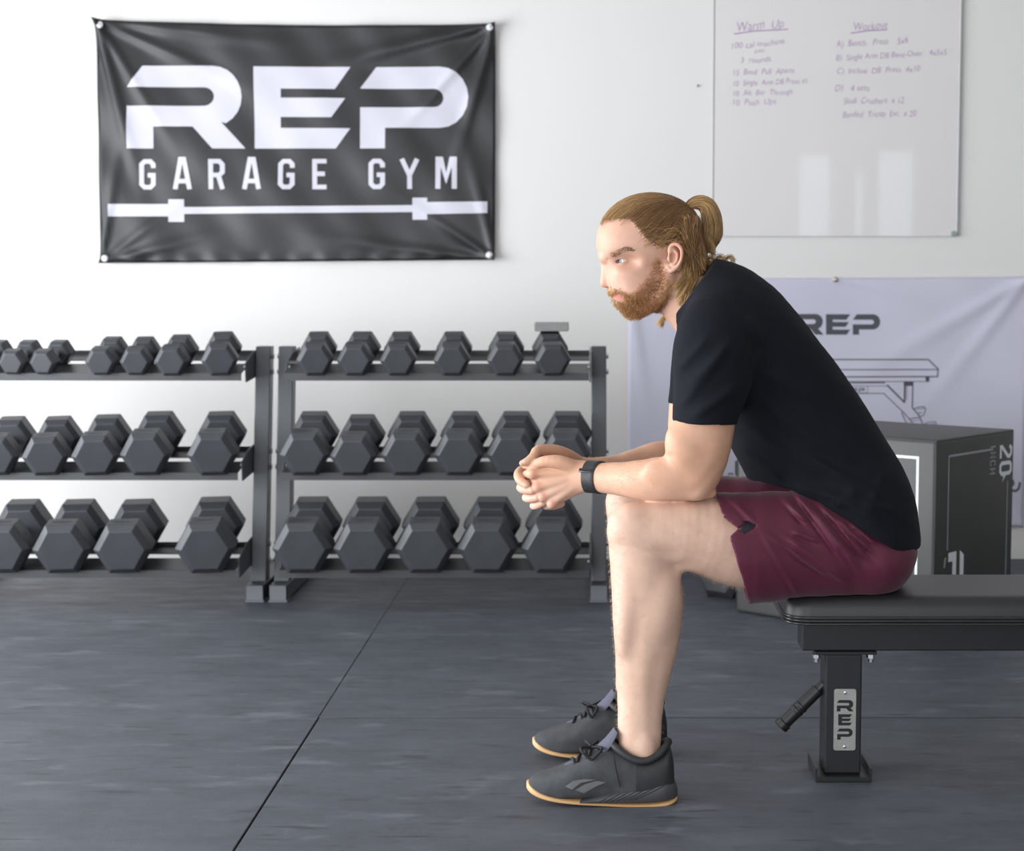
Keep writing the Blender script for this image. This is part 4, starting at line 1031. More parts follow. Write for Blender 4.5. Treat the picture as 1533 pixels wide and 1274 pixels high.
for p in ((797, 709, 3.38), (804, 730, 3.38), (812, 744, 3.38), (826, 754, 3.38), (779, 719, 3.40), (787, 733, 3.40), (797, 745, 3.40), (806, 755, 3.4), (1062, 740, 3.25)):
    red = np.maximum(red, 0.5*blob(V, q3(*p), 0.011))
red = red[:, None]; Cc = Cc*(1-red)+np.array([0.66, 0.27, 0.19])*red
nail = np.maximum.reduce([blob(V, q3(783, 691, 3.388), 0.0060), blob(V, q3(789, 726.5, 3.386), 0.0040), blob(V, q3(799, 734, 3.384), 0.0040)])
nail = np.clip(nail*2-0.9, 0, 1)[:, None]; Cc = Cc*(1-nail)+np.array([0.74, 0.50, 0.43])*nail
paint(me, Cc)
M_skin = attr_mat('skin', 0.5, 0.35, sss=0.12, bump=(420, 0.16, 0.0012))
person = link('person', me, M_skin, loc=(0.45, YC, 0.0))
tag(person, 'seated blond man in black t-shirt and maroon shorts, leaning forward with clasped hands', 'person')
# eyes
M_eye = bpy.data.materials.new('eye'); M_eye.use_nodes = True
def eye_nodes():
    N, L = nodes_of(M_eye); b = N['Principled BSDF']; b.inputs['Roughness'].default_value = 0.12
    tc = N.new('ShaderNodeTexCoord'); sx = N.new('ShaderNodeSeparateXYZ'); rp = N.new('ShaderNodeValToRGB')
    L.new(tc.outputs['Object'], sx.inputs[0])
    mr = N.new('ShaderNodeMapRange'); mr.inputs[1].default_value = 0.0; mr.inputs[2].default_value = ER
    L.new(sx.outputs[0], mr.inputs[0]); L.new(mr.outputs[0], rp.inputs[0])
    e = rp.color_ramp.elements; e[0].position = 0.0; e[0].color = (0.62, 0.55, 0.52, 1); e[1].position = 0.86; e[1].color = (0.72, 0.67, 0.65, 1)
    for p, c in ((0.875, (0.07, 0.09, 0.10)), (0.90, (0.20, 0.28, 0.31)), (0.965, (0.16, 0.22, 0.25)), (0.975, (0.004, 0.004, 0.005))):
        q = e.new(p); q.color = (*c, 1)
    L.new(rp.outputs[0], b.inputs['Base Color'])
eye_nodes()
for s in (1, -1):
    g = FWD*math.cos(0.62)+LAT*math.sin(0.62)-UPV*0.05; g /= np.linalg.norm(g)
    bm = bmesh.new(); bmesh.ops.create_uvsphere(bm, u_segments=32, v_segments=20, radius=ER)
    mm = bpy.data.meshes.new('eye'); bm.to_mesh(mm); bm.free()
    for p in mm.polygons: p.use_smooth = True
    mm.materials.append(M_eye)
    o = bpy.data.objects.new('eye', mm); COL.objects.link(o); o.parent = person
    R3 = Matrix((Vector(g), Vector(np.cross(UPV, g)).normalized(), Vector(np.cross(g, np.cross(UPV, g))).normalized())).transposed().to_4x4()
    o.matrix_local = Matrix.Translation(Vector(EYE[s])-person.location) @ R3
# ------------------------------------------------------------------ clothes
def wline(a, b, Y):
    """signed distance (m) to the vertical plane sheet through two side-view points; positive on the left of a->b"""
    A, B = q3(a[0], a[1], Y), q3(b[0], b[1], Y); d = np.array([B[0]-A[0], B[2]-A[2]]); d /= np.linalg.norm(d); n = np.array([-d[1], d[0]])
    return lambda X, Z: (X-A[0])*n[0]+(Z-A[2])*n[1]
def ridge(X, Y, Z, a, b, w, h, Ys, taper=0.5):
    A, B = q3(a[0], a[1], Ys), q3(b[0], b[1], Ys); e = B-A; L = e[0]**2+e[2]**2
    t = ((X-A[0])*e[0]+(Z-A[2])*e[2])/L; tc = np.clip(t, 0, 1)
    d = np.hypot(X-A[0]-tc*e[0], Z-A[2]-tc*e[2])
    env = np.clip(np.minimum(tc, 1-tc)*4+0.15, 0, 1)
    return -h*np.exp(-(d/w)**2)*env*np.clip((YC-0.03-Y)/0.03, 0, 1)
M_shirt = mat('black_cotton', (0.0070, 0.0080, 0.0120), 0.9, spec=0.18, sheen=0.015, bump=(1100, 0.25, 0.0007))
M_short = mat('maroon_woven', (0.105, 0.016, 0.038), 0.52, spec=0.35, sheen=0.12, bump=(1600, 0.15, 0.0004))
M_liner = mat('dark_liner', (0.022, 0.016, 0.026), 0.7)
# T-shirt
def two(A, B, Y, rb): return ((A[0]+B[0])/2, (A[1]+B[1])/2, Y, math.hypot(A[0]-B[0], A[1]-B[1])/2, rb)
torso = [two((1205, 860), (1372, 880), 3.46, 0.185), two((1178, 800), (1375, 815), 3.46, 0.188), two((1160, 745), (1365, 768), 3.46, 0.178), two((1128, 708), (1335, 700), 3.46, 0.162), two((1098, 668), (1299, 628), 3.46, 0.160), two((1072, 620), (1259, 566), 3.46, 0.168),
         two((1045, 562), (1217, 510), 3.46, 0.180), two((1022, 520), (1178, 461), 3.46, 0.180), two((1012, 492), (1138, 428), 3.46, 0.150), two((1010, 474), (1102, 414), 3.46, 0.110), two((1016, 462), (1082, 408), 3.46, 0.082)]
_h = np.array([q3(*t) for t in ((1090, 742, 3.30), (1143, 729, 3.30), (1165, 730, 3.29), (1190, 736, 3.29), (1250, 767, 3.29), (1312, 809, 3.31), (1335, 817, 3.36), (1352, 815, 3.42), (1374, 813, 3.46))]); HEMX, HEMZ = _h[:, 0], _h[:, 2]
zhem = q3(1345, 813, 3.40)[2]
neck_pl = wline((1000, 482), (1062, 398), 3.46)
def torso_cut(F, X, Y, Z):
    wob = 0.0012*np.sin(X*60)+0.002*np.sin(Y*30)
    F = np.maximum(F, np.interp(X, HEMX, HEMZ)-Z+wob)
    return np.maximum(F, neck_pl(X, Z))
sleeve = [(1085, 478, 3.33, 52, 0.055), (1073, 498, 3.292, 58, 0.066), (1066, 530, 3.272, 58, 0.070), (1062, 570, 3.264, 54, 0.0690), (1057, 610, 3.26, 49.5, 0.0665), (1054, 640, 3.258, 47.5, 0.0655), (1052, 670, 3.258, 47, 0.065)]
hs = wline((1008, 630), (1100, 634.5), 3.26)
sleeve2 = [(1080, 486, 3.58, 50, 0.055), (1068, 500, 3.625, 54, 0.064), (1060, 535, 3.645, 54, 0.068), (1053, 575, 3.655, 50, 0.067), (1047, 605, 3.66, 47, 0.065), (1043, 640, 3.66, 46, 0.065)]
hs2 = wline((1000, 603), (1095, 610), 3.66)
sh = [('+', chain(torso, post=torso_cut), 0), ('+', chain(sleeve, post=lambda F, X, Y, Z: np.maximum(F, -hs(X, Z)+0*Y)), 0.035), ('+', chain(sleeve2, post=lambda F, X, Y, Z: np.maximum(F, -hs2(X, Z)+0*Y)), 0.035)]
def inner(L, frm, g): return chain([(a, b, c, d-5.0, e-0.0075) for a, b, c, d, e in L[frm:]], ecap=g)
sh += [('-', inner(sleeve[:], 4, 1.0), 0), ('-', inner(sleeve2[:], 3, 1.0), 0)]
sh += [('-', chain([(a, b, c, d-4, e-0.006) for a, b, c, d, e in torso[:3]]), 0)]
# neck opening
sh += [('-', Chain(np.array([at(1062, 470, 3.40), at(1036, 448, 3.403), at(1000, 420, 3.41)]), np.array([44, 51, 60])*HS, np.array([0.060, 0.070, 0.08])), 0.004)]
def shirt_disp(X, Y, Z):
    o = 0.0008*np.sin(X*70+Z*40)*np.sin(Z*52-X*22+Y*30)
    R = [((1012, 610), (1085, 520), 0.012, 0.0045), ((1018, 585), (1095, 505), 0.010, 0.004), ((1030, 622), (1110, 570), 0.012, 0.005), ((1006, 560), (1060, 500), 0.010, 0.0035), ((1105, 625), (1142, 520), 0.014, 0.006),
         ((1142, 520), (1120, 470), 0.012, 0.004), ((1140, 560), (1230, 600), 0.014, 0.004), ((1130, 600), (1260, 690), 0.014, 0.005), ((1120, 640), (1235, 720), 0.012, 0.005), ((1105, 672), (1180, 725), 0.010, 0.005),
         ((1200, 640), (1290, 700), 0.016, 0.004), ((1190, 732), (1290, 755), 0.010, 0.006), ((1235, 742), (1330, 785), 0.009, 0.006), ((1265, 745), (1345, 770), 0.010, 0.006), ((1250, 762), (1285, 735), 0.010, 0.005), ((1300, 770), (1340, 700), 0.014, 0.004), ((1180, 660), (1300, 745), 0.012, 0.005), ((1215, 690), (1325, 745), 0.009, 0.005)]
    for a, b, w, h in R: o = o+ridge(X, Y, Z, a, b, w*0.9, h*1.35, 3.26)
    return o
shirt = sdf_obj('t_shirt', sh, 0.003, M_shirt, person, shirt_disp)
# neck rib and sleeve seams
# shorts
hem = wline((1066, 726), (1123, 912), 3.29)
Ysl = 3.24
w1_, w2_ = wline((1133, 786), (1090, 772), Ysl), wline((1133, 786), (1093, 812), Ysl)
slit = lambda X, Z: np.maximum(-w1_(X, Z), w2_(X, Z))
def short_cut(F, X, Y, Z):
    F = np.maximum(F, -hem(X, Z)+0*Y)
    s = np.maximum(slit(X, Z), (np.abs(Y-YC) < 0.09)*1.0)
    return np.maximum(F, -s)
sthigh = [(1300, 815, 3.39, 78, 0.095), (1240, 815, 3.365, 80, 0.098), (1190, 816, 3.35, 81, 0.100), (1150, 818, 3.335, 83, 0.102), (1115, 821, 3.32, 84, 0.103), (1080, 823, 3.31, 86, 0.105), (1040, 825, 3.30, 88, 0.106)]
s_in = [(a, b, c, d-5.5, e-0.0085) for a, b, c, d, e in sthigh]
so = [('+', ellp(1294, 822, 3.46, 74, 70, 0.176), 0), ('+', ellp(1262, 775, 3.46, 70, 58, 0.150), 0.02)]
for mr in (False, True): so.append(('+', chain(sthigh, mr, post=short_cut), 0.02))
for mr in (False, True): so.append(('-', chain(s_in[3:], mr, ecap=0.6), 0))
so.append(('+', ellp(1205, 782, 3.46, 50, 48, 0.075), 0.01))
zpad = PT+0.001
class Half:
    """everything under the pad surface, to seat the cloth flat on the bench"""
    lo = np.array([0.40, YC-0.16, 0.2]); hi = np.array([1.4, YC+0.16, zpad+0.02])
    def __call__(s, xs, ys, zs): return (np.zeros((len(xs), len(ys), 1))+(zs-zpad)[None, None, :]).astype(np.float32)
so.append(('-', Half(), 0.004))
def shorts_disp(X, Y, Z):
    K = lambda x, y: (1030+x/4.258, 680+y/4.258)
    o = 0.0009*np.sin(X*60+Z*80)*np.sin(Z*45-X*60+Y*40)
    R = [((470, 480), (930, 800), 0.006, 0.0062), ((560, 480), (1010, 830), 0.008, 0.0055), ((600, 280), (760, 440), 0.007, 0.006), ((690, 250), (1010, 690), 0.008, 0.0075), ((760, 300), (1110, 770), 0.008, 0.006), ((850, 330), (1170, 700), 0.007, 0.0065),
         ((930, 390), (1200, 650), 0.007, 0.006), ((1030, 440), (1220, 600), 0.007, 0.005), ((290, 290), (430, 430), 0.006, 0.005), ((230, 250), (420, 440), 0.005, 0.004), ((450, 210), (480, 260), 0.006, 0.006), ((450, 470), (700, 900), 0.007, 0.004), ((640, 480), (850, 560), 0.006, 0.004), ((430, 600), (420, 920), 0.012, 0.003)]
    x0 = q3(1172, 800, 3.26)[0]; fade = np.clip((X-x0)/0.03, 0.28, 1)
    for a, b, w, h in R:
        h = h*1.6*fade; w = w*0.85
        o = o+ridge(X, Y, Z, K(*a), K(*b), w, h, 3.26)
        o = o-0.6*ridge(X, Y, Z, (K(*a)[0]-3, K(*a)[1]+4.5), (K(*b)[0]-3, K(*b)[1]+4.5), w*0.8, h, 3.26)
    return o
shorts = sdf_obj('shorts', so, 0.0027, M_short, person, shorts_disp)
# dark inner liner, seen in the slit and under the hem
hem_l = wline((1094, 726), (1122, 912), 3.29)
for mr in (False, True):
    L_ = [(a, b, c, d+2.2, e+0.0035) for a, b, c, d, e in ((1200, 815, 3.35, 72, 0.086), (1165, 814, 3.34, 71.5, 0.0855), (1130, 813, 3.325, 70.5, 0.0845), (1085, 808, 3.31, 65, 0.079))]
    sdf_obj('short_liner', [('+', chain(L_, mr, post=lambda F, X, Y, Z: np.maximum(F, -hem_l(X, Z)+0*Y)), 0)], 0.004, M_liner, person)

# ------------------------------------------------------------------ shoes
M_upper = mat('grey_knit_upper', (0.060, 0.062, 0.066), 0.8, spec=0.25, noise=(30, 0.25, (1, 1, 1)), bump=(900, 0.7, 0.0012))
M_dark = mat('dark_heel_cage', (0.022, 0.022, 0.024), 0.6)
M_gum = mat('gum_outsole', (0.60, 0.36, 0.17), 0.55)
M_mid = mat('grey_midsole', (0.060, 0.060, 0.066), 0.55)
M_tong = mat('violet_grey_tongue', (0.085, 0.083, 0.12), 0.75, bump=(900, 0.4, 0.0008))
M_lace = mat('black_lace', (0.012, 0.012, 0.014), 0.8)
M_patch = mat('pale_side_stripe', (0.15, 0.15, 0.155), 0.7, bump=(900, 0.5, 0.001))
SY = 3.217                                   # near foot axis
SV = 3.165                                    # side plane of the shoe
def cat_(px, py): return at(px, py, SY)
def sat(px, py):
    p = at(px, py, SV); return np.array([p[0], SY, p[2]+0.0015])
def sec_ring(px, yt, yb, w, n=24, flat=2.6, dy=0.0, side=False):
    t, b = at(px, yt, SY-w if side else SY), at(px, yb, SY-w); t[2] += 0.0015; b[2] += 0.0015; cz = (t[2]+b[2])/2; hz = (t[2]-b[2])/2; x = (t[0]+b[0])/2; out = []
    for i in range(n):
        a = 2*math.pi*i/n; c, s = math.cos(a), math.sin(a)
        e = 2/2.5 if s > 0 else 2/4.0
        yy = w*math.copysign(abs(c)**e, c); zz = hz*math.copysign(abs(s)**e, s)
        if s > 0: yy *= 1-0.16*s*s
        out.append((x, SY+dy+yy, cz+zz))
    return out
def interp_secs(T, xs):
    T = np.array(T, float); return [(x, *[np.interp(x, T[:, 0], T[:, k]) for k in range(1, T.shape[1])]) for x in xs]
UPPER = [(a_, b_, min(c_, 1202.0), d_) for a_, b_, c_, d_ in [(790, 1172, 1184, 0.012), (794, 1166, 1189, 0.022), (801, 1161, 1193, 0.031), (815, 1156, 1198, 0.040), (835, 1149.5, 1202, 0.047), (855, 1141, 1204, 0.050), (875, 1130, 1205, 0.049), (892, 1121, 1206, 0.0465), (908, 1117, 1206, 0.044), (922, 1120, 1206, 0.043),
         (936, 1122, 1206, 0.0440), (952, 1127, 1206, 0.0435), (968, 1129, 1205, 0.0425), (982, 1125, 1204, 0.040), (993, 1122, 1203, 0.037), (1000, 1117, 1201, 0.033), (1005, 1122, 1198, 0.027), (1009, 1145, 1196, 0.020)]]
SOLE = [(788, 1172, 1181, 0.010), (791, 1174, 1187, 0.021), (798, 1180, 1193.5, 0.034), (812, 1189, 1200, 0.043), (835, 1197, 1205, 0.050), (865, 1201.5, 1208, 0.053), (900, 1204, 1209.5, 0.051), (940, 1206, 1211, 0.047), (975, 1206, 1211, 0.044), (998, 1203, 1209.5, 0.040), (1009, 1198, 1205, 0.030), (1014, 1192, 1200, 0.018)]
CAGE = [(a_, b_, c_-1.8, d_) for a_, b_, c_, d_ in [(868, 1203, 1206, 0.0535), (885, 1198, 1207, 0.0525), (905, 1192, 1208, 0.0505), (930, 1185, 1208.5, 0.048), (955, 1179, 1208.5, 0.0465), (978, 1172, 1208, 0.0445), (995, 1167, 1206, 0.041), (1005, 1168, 1203, 0.033), (1011, 1174, 1200, 0.025), (1014.5, 1182, 1195, 0.012)]]
def half_w(px, py):
    x, yt, yb, w = interp_secs(UPPER, [px])[0]; c = (yt+yb)/2; hh = (yb-yt)/2; s = max(-0.98, min(0.98, (c-py)/hh))
    if s > 0: a = math.asin(min(1, s**1.25)); return w*math.cos(a)**0.8*(1-0.16*math.sin(a)**2)
    a = math.asin(abs(s)**2); return w*math.cos(a)**0.5
def flip(me):
    for v in me.vertices: v.co.y = 2*3.376-v.co.y
    me.flip_normals()
def shoe_piece(name, mb_or_me, m, parent, far, smooth=True, angle=0.9):
    me = mb_or_me.mesh(name, smooth=smooth, angle=angle) if isinstance(mb_or_me, MB) else mb_or_me
    if far: flip(me)
    return link(name, me, m, parent)
def dense(T, step): 
    xs = np.unique(np.concatenate([np.arange(T[0][0], T[-1][0], step), [T[-1][0]], [t[0] for t in T]])); return interp_secs(T, xs)
def smooth_secs(T, step):
    A = catmull(T, 4); return [tuple(a) for a in A]
for far in (False, True):
    up = shoe_piece('shoe', MB().loft([sec_ring(*s) for s in smooth_secs(UPPER, 4)]), M_upper, person, far)
    shoe_piece('outsole', MB().loft([sec_ring(*s, side=True) for s in smooth_secs(SOLE, 5)]), M_gum, up, far)
    # midsole band between upper and outsole
    band = [(x, yb-7.5 if x > 812 else yb-6, yb-1.5, w+0.0012) for x, yt, yb, w in SOLE[3:]]
    cg = shoe_piece('heel_cage', MB().loft([sec_ring(*s, side=True) for s in smooth_secs(CAGE, 5)]), M_mid, up, far)
    # raised ribs on the cage
    for k in range(7):
        f0 = k/6; pts = []
        for t in np.linspace(0, 1, 7):
            px = 895+f0*55+t*(60-f0*8); py = 1203-f0*3-t*(27-f0*4)
            x, yt, yb, w = interp_secs(CAGE, [min(px, 1008)])[0]
            c = (yt+yb)/2; hh = max(3, (yb-yt)/2); s = max(-0.9, min(0.9, (c-py)/hh)); a = math.asin(abs(s)**(1.05 if s > 0 else 2))
            yy = w*math.cos(a)**(0.95 if s > 0 else 0.5)*(1-(0.3*math.sin(a)**2 if s > 0 else 0))
            q = sat(px, py); pts.append((q[0], SY-yy-0.0002, q[2]))
        shoe_piece('rib', MB().tube(pts, 0.0010, 5), M_dark, cg, far)
    # dark heel counter: shell round the back of the upper
    hc = [(x, yt-0.6, yb, w+0.0012) for x, yt, yb, w in UPPER if x >= 950]
    shoe_piece('heel_counter', MB().loft([sec_ring(*s) for s in smooth_secs(hc, 5)]), M_dark, up, far)
    # tongue
    tg = [((890, 1129), 0.022, 8.0), ((901, 1119), 0.0235, 7.5), ((910, 1108), 0.024, 5.5), ((916, 1098), 0.0225, 3.6), ((920, 1090), 0.018, 2.0)]
    rings = []
    for (px, py), w, th in tg:
        c = Vector(cat_(px, py)); nrm = Vector((-0.72, 0, 0.69)); t = th*0.0014
        rings.append([c+Vector((0, w*math.cos(a), 0))+nrm*(t*math.sin(a)-0.008*(math.cos(a)**2)) for a in [2*math.pi*i/16 for i in range(16)]])
    shoe_piece('tongue', MB().loft(rings), M_tong, up, far)
    # vamp opening in violet below the laces
    ring = [cat_(843+20*t, 1148-9.5*t-0.6) for t in (0, 0.35, 0.7, 1.0)]
    rings = []
    for t, w in ((0, 0.006), (0.25, 0.014), (0.6, 0.018), (1.0, 0.019)):
        px = 845+32*t; x, yt, yb, ww = interp_secs(UPPER, [px])[0]; c = Vector(cat_(px, yt+0.5))
        rings.append([c+Vector((0, w*math.cos(a), 0.0030*math.sin(a)-0.004*math.cos(a)**2*(w/0.019))) for a in [2*math.pi*i/14 for i in range(14)]])
    shoe_piece('vamp', MB().loft(rings), M_tong, up, far)
    # laces: five crossings, a bow and two free ends
    for k, px in enumerate((858, 867, 876, 885, 894)):
        x, yt, yb, ww = interp_secs(UPPER, [px])[0]; c = cat_(px, yt-1.0); ws = 0.021+0.001*k; pts = []
        for t in np.linspace(-1, 1, 9): pts.append((c[0]+0.004*t*(1 if k % 2 else -1), SY+t*ws, c[2]+0.0035-0.0075*t*t))
        shoe_piece('lace', MB().tube(pts, [0.0032]*9, 8), M_lace, up, far)
    kn = cat_(885, 1121)
    for sx, sy in ((-1, -1), (1, -1), (-0.5, 1), (0.6, 1)):
        pts = [(kn[0]+sx*0.018*math.sin(math.pi*t)*1.2, kn[1]+sy*(0.004+0.034*math.sin(math.pi*t*0.5)), kn[2]+0.004+0.008*math.sin(math.pi*t)-0.016*t*t) for t in np.linspace(0, 1, 9)]
        shoe_piece('lace', MB().tube(pts, 0.0032, 7), M_lace, up, far)
    pts = []
    for t in np.linspace(0, 1, 8):
        px, py = 918+10*t, 1133+48*t; q = sat(px, py); pts.append((q[0], SY-half_w(px, min(py, 1195))-0.003, q[2]))
    shoe_piece('lace', MB().tube(pts, 0.0013, 6), M_lace, up, far)
    # padded collar
    pts = []
    for t in np.linspace(0, 2*math.pi, 30):
        px = 957+44*math.cos(t); yt = np.interp(px, [905, 925, 945, 965, 985, 1001], [1106, 1120, 1132, 1136, 1128, 1113]); q = at(px, yt, SY-0.015)
        pts.append((q[0], SY+0.038*math.sin(t), q[2]))
    shoe_piece('collar', MB().tube(pts, 0.0080, 10), M_dark, up, far)
    # pale side stripes
    def side_surf(x, z):
        z = z-0.0015; d = SV*CP+(CAMH-z)*SP; px = 890+FPX*x/d; py = 637-FPX*((z-CAMH)*CP+SV*SP)/d
        return SY-half_w(min(max(px, 791), 1008), py)
    KK = lambda x, y: sat(770+x/5.678, 1010+y/5.678)[[0, 2]]
    for poly in ([(430, 960), (500, 910), (600, 895), (690, 905), (560, 930), (490, 985)], [(520, 990), (600, 940), (700, 915), (780, 930), (690, 965), (590, 1020)]):
        st = print_on('side_stripe', [[KK(*p) for p in poly]], side_surf, M_patch, None, 0.0014, 0.004)
        mesh_ = st.data; bpy.data.objects.remove(st); shoe_piece('side_stripe', mesh_, M_patch, up, far)
# ------------------------------------------------------------------ wrist band
M_band = mat('black_wristband', (0.020, 0.020, 0.022), 0.55, bump=(1200, 0.4, 0.0006))
M_glass = mat('band_sensor', (0.010, 0.010, 0.011), 0.12)
def arm_at(t):
    C, ra, rb = secs(farm); A = catmull(np.column_stack([C, ra, rb]), 6); s = t*(len(A)-1); i = min(int(s), len(A)-2); return A[i]*(1-(s-i))+A[i+1]*(s-i), A[i+1][:3]-A[i][:3]
rings = []; rings_in = []
for t in (0.757, 0.767, 0.80, 0.84, 0.88, 0.920, 0.930):
    a, d = arm_at(t); d = d/np.linalg.norm(d); B = np.array([0, 1.0, 0])-d*d[1]; B /= np.linalg.norm(B); N = np.cross(B, d)
    e = 0.0012 if t in (0.757, 0.930) else 0.0034
    rings.append([a[:3]+N*(a[3]+e)*math.cos(q)+B*(a[4]+e)*math.sin(q) for q in [2*math.pi*j/40 for j in range(40)]])
band = MB().loft(rings, cap=False).obj('wristband', M_band, person, smooth=True, angle=0.8)
a, d = arm_at(0.85); d = d/np.linalg.norm(d); B = np.array([0, 1.0, 0])-d*d[1]; B /= np.linalg.norm(B); N = np.cross(B, d)
if N[2] < 0: N = -N
th = math.radians(28); nor = -B*math.cos(th)+N*math.sin(th); tan = N*math.cos(th)+B*math.sin(th)
cc = a[:3]-B*(a[4]+0.003)*math.cos(th)+N*(a[3]+0.003)*math.sin(th)
MB().add([cc+d*x*0.0165+tan*y*0.0042+nor*z for z in (-0.002, 0.0035) for x, y in ((-1, -1), (1, -1), (1, 1), (-1, 1))], [(0, 1, 2, 3), (4, 5, 6, 7), (0, 1, 5, 4), (1, 2, 6, 5), (2, 3, 7, 6), (3, 0, 4, 7)]).obj('clasp', M_glass, band, bevel=0.0012, seg=2, smooth=True, angle=0.5)

# ------------------------------------------------------------------ hair
M_hair = attr_mat('hair', 0.42, 0.45)
SCALP_C = hp(972, 357); RA, RB, RL = 79*HS, 64.5*HS, 0.0785
TIE = hp(1029, 315)
HL = [(880, 345), (897, 337), (920, 331), (941, 331), (955, 345), (966, 360), (984, 371), (992, 372), (1000, 366), (1014, 360), (1024, 366), (1026, 400), (1040, 425), (1100, 430)]
def hairline(u): return np.interp(u, [p[0] for p in HL], [p[1] for p in HL])
tilt = math.radians(6)
sF = FWD*math.cos(tilt)-UPV*math.sin(tilt); sU = UPV*math.cos(tilt)+FWD*math.sin(tilt)
def cap_post(F, X, Y, Z):
    sh_ = np.broadcast_shapes(X.shape, Y.shape, Z.shape); P = np.stack([np.broadcast_to(v, sh_).ravel() for v in (X, Y, Z)], 1)
    u, v, l = head_uv(P)
    reg = (v-hairline(u)+4.0)*HS
    # combed grooves that run toward the tie
    d = P-TIE; rr = np.linalg.norm(d, axis=1)+1e-6; ang = np.arctan2(d @ sU, d @ LAT); el = np.arctan2(d @ sF, np.hypot(d @ sU, d @ LAT))
    g = 0.0009*np.sin(ang*34)+0.0007*np.sin(ang*61+rr*40)
    return np.maximum(F.ravel()+g, reg*0.8+0.0006*np.sin(u*1.7)).reshape(sh_)
cap_ops = [('+', Ell(SCALP_C, (RA, RB, RL), [sF, sU, LAT], cap_post), 0), ('+', Chain(np.array([hp(1000, 330), hp(1018, 320), hp(1026, 316)]), np.array([26, 15, 7])*HS, np.array([0.034, 0.018, 0.009])), 0.012)]
cap_ops.append(('+', Chain(np.array([hp(1030, 345), hp(1042, 375), hp(1046, 400), hp(1044, 420)]), np.array([18, 16, 15, 11])*HS, np.array([0.052, 0.056, 0.054, 0.045])), 0.015))
hair = sdf_obj('hair', cap_ops, 0.0017, None, person)
hme = hair.data; hv_ = np.empty(len(hme.vertices)*3, np.float32); hme.vertices.foreach_get('co', hv_)
hw = hv_.reshape(-1, 3)+np.array(person.location)
hu_, hvv, _ = head_uv(hw.astype(float))
brown = np.array([0.20, 0.10, 0.042]); blond = np.array([0.54, 0.33, 0.14]); pale = np.array([0.72, 0.47, 0.20])
fr_ = np.clip((930-hu_)/40, 0, 1)[:, None]
paint(hme, brown*1.15*(1-fr_)+blond*0.8*fr_)
hme.materials.clear(); hme.materials.append(M_hair)
# combed strands from the hairline to the tie
n = 12000
ang = RNG.uniform(0, 2*math.pi, n); zc = RNG.uniform(-0.55, 1, n); rr = np.sqrt(1-zc*zc)
unit = np.stack([rr*np.cos(ang), zc, rr*np.sin(ang)], 1)
root = SCALP_C+unit[:, :1]*RA*sF+unit[:, 1:2]*RB*sU+unit[:, 2:]*RL*LAT
u, v, l = head_uv(root)
# denser at the front hairline
keep = (v < hairline(u)+np.where(RNG.random(n) < 0.2, RNG.normal(0, 5.0, n), RNG.normal(-1, 2.0, n))) & (u < 1046)
unit = unit[keep]; u = u[keep]; v = v[keep]
tu = TIE-SCALP_C; tun = np.array([tu @ sF/RA, tu @ sU/RB, tu @ LAT/RL]); tun /= np.linalg.norm(tun)
m_ = len(unit); np_ = 11; P = np.zeros((m_, np_, 3)); lift = RNG.uniform(0.008, 0.05, m_)
end = tun+RNG.normal(0, 0.055, (m_, 3)); length = np.where(RNG.random(m_) < 0.75, 1.0, RNG.uniform(0.4, 0.95, m_))
wv = RNG.uniform(0, 6.28, m_)
for i, t in enumerate(np.linspace(0, 1, np_)):
    s = t*length; q = unit*(1-s)[:, None]+end*s[:, None]
    q[:, 1] += 0.10*np.sin(math.pi*s)*(unit[:, 1] < 0.5)
    q[:, 2] += 0.02*np.sin(wv+s*7); q[:, 1] += 0.02*np.cos(wv*1.7+s*6)
    q /= np.linalg.norm(q, axis=1, keepdims=True); q *= (1.0+lift*np.sin(math.pi*np.clip(s*0.9+0.05, 0, 1))+0.012)[:, None]
    P[:, i] = SCALP_C+q[:, :1]*RA*sF+q[:, 1:2]*RB*sU+q[:, 2:]*RL*LAT
fr = np.clip((950-u)/60, 0, 1)*0.75; mixv = np.clip(fr+RNG.normal(0.10, 0.22, m_), 0, 1)[:, None]
strands('hair_strands', P, 0.00042, 0.00034, M_hair, hair, brown*(1-mixv)+blond*mixv)
# ponytail
n = 900; pts = np.array([hp(1026, 315), hp(1036, 305), hp(1050, 303.5), hp(1061, 312), hp(1066, 332), hp(1066, 352), hp(1062, 368), hp(1064, 379)])
G = catmull(pts, 3); ng = len(G); P = np.zeros((n, ng, 3)); ph = RNG.uniform(0, 6.28, n); rad = np.sqrt(RNG.random(n))
wid = np.interp(np.linspace(0, 1, ng), [0, 0.15, 0.4, 0.7, 1], [0.005, 0.010, 0.017, 0.019, 0.008])
depth = np.interp(np.linspace(0, 1, ng), [0, 0.15, 0.4, 0.7, 1], [0.006, 0.012, 0.022, 0.026, 0.012])
T = np.gradient(G, axis=0); T /= np.linalg.norm(T, axis=1, keepdims=True); Nn = np.cross(T, LAT); Nn /= np.linalg.norm(Nn, axis=1, keepdims=True)
ln = RNG.uniform(0.55, 1.0, n)**0.6
for i in range(ng):
    s = np.minimum(i/(ng-1)*ln, 1)*(ng-1); i0 = np.minimum(s.astype(int), ng-2); f = (s-i0)[:, None]
    c = G[i0]*(1-f)+G[i0+1]*f; nn = Nn[i0]*(1-f)+Nn[i0+1]*f; wdd = np.interp(s, np.arange(ng), wid); dd = np.interp(s, np.arange(ng), depth)
    wig = 0.0012*np.sin(ph*5+i*0.6)
    # the inner (head-side) strands hang straighter
    P[:, i] = c+nn*(np.cos(ph)*rad*wdd*1.15+wig)[:, None]+LAT*(np.sin(ph)*rad*dd)[:, None]
mixv = np.clip(RNG.normal(0.62, 0.28, n), 0, 1.25)[:, None]
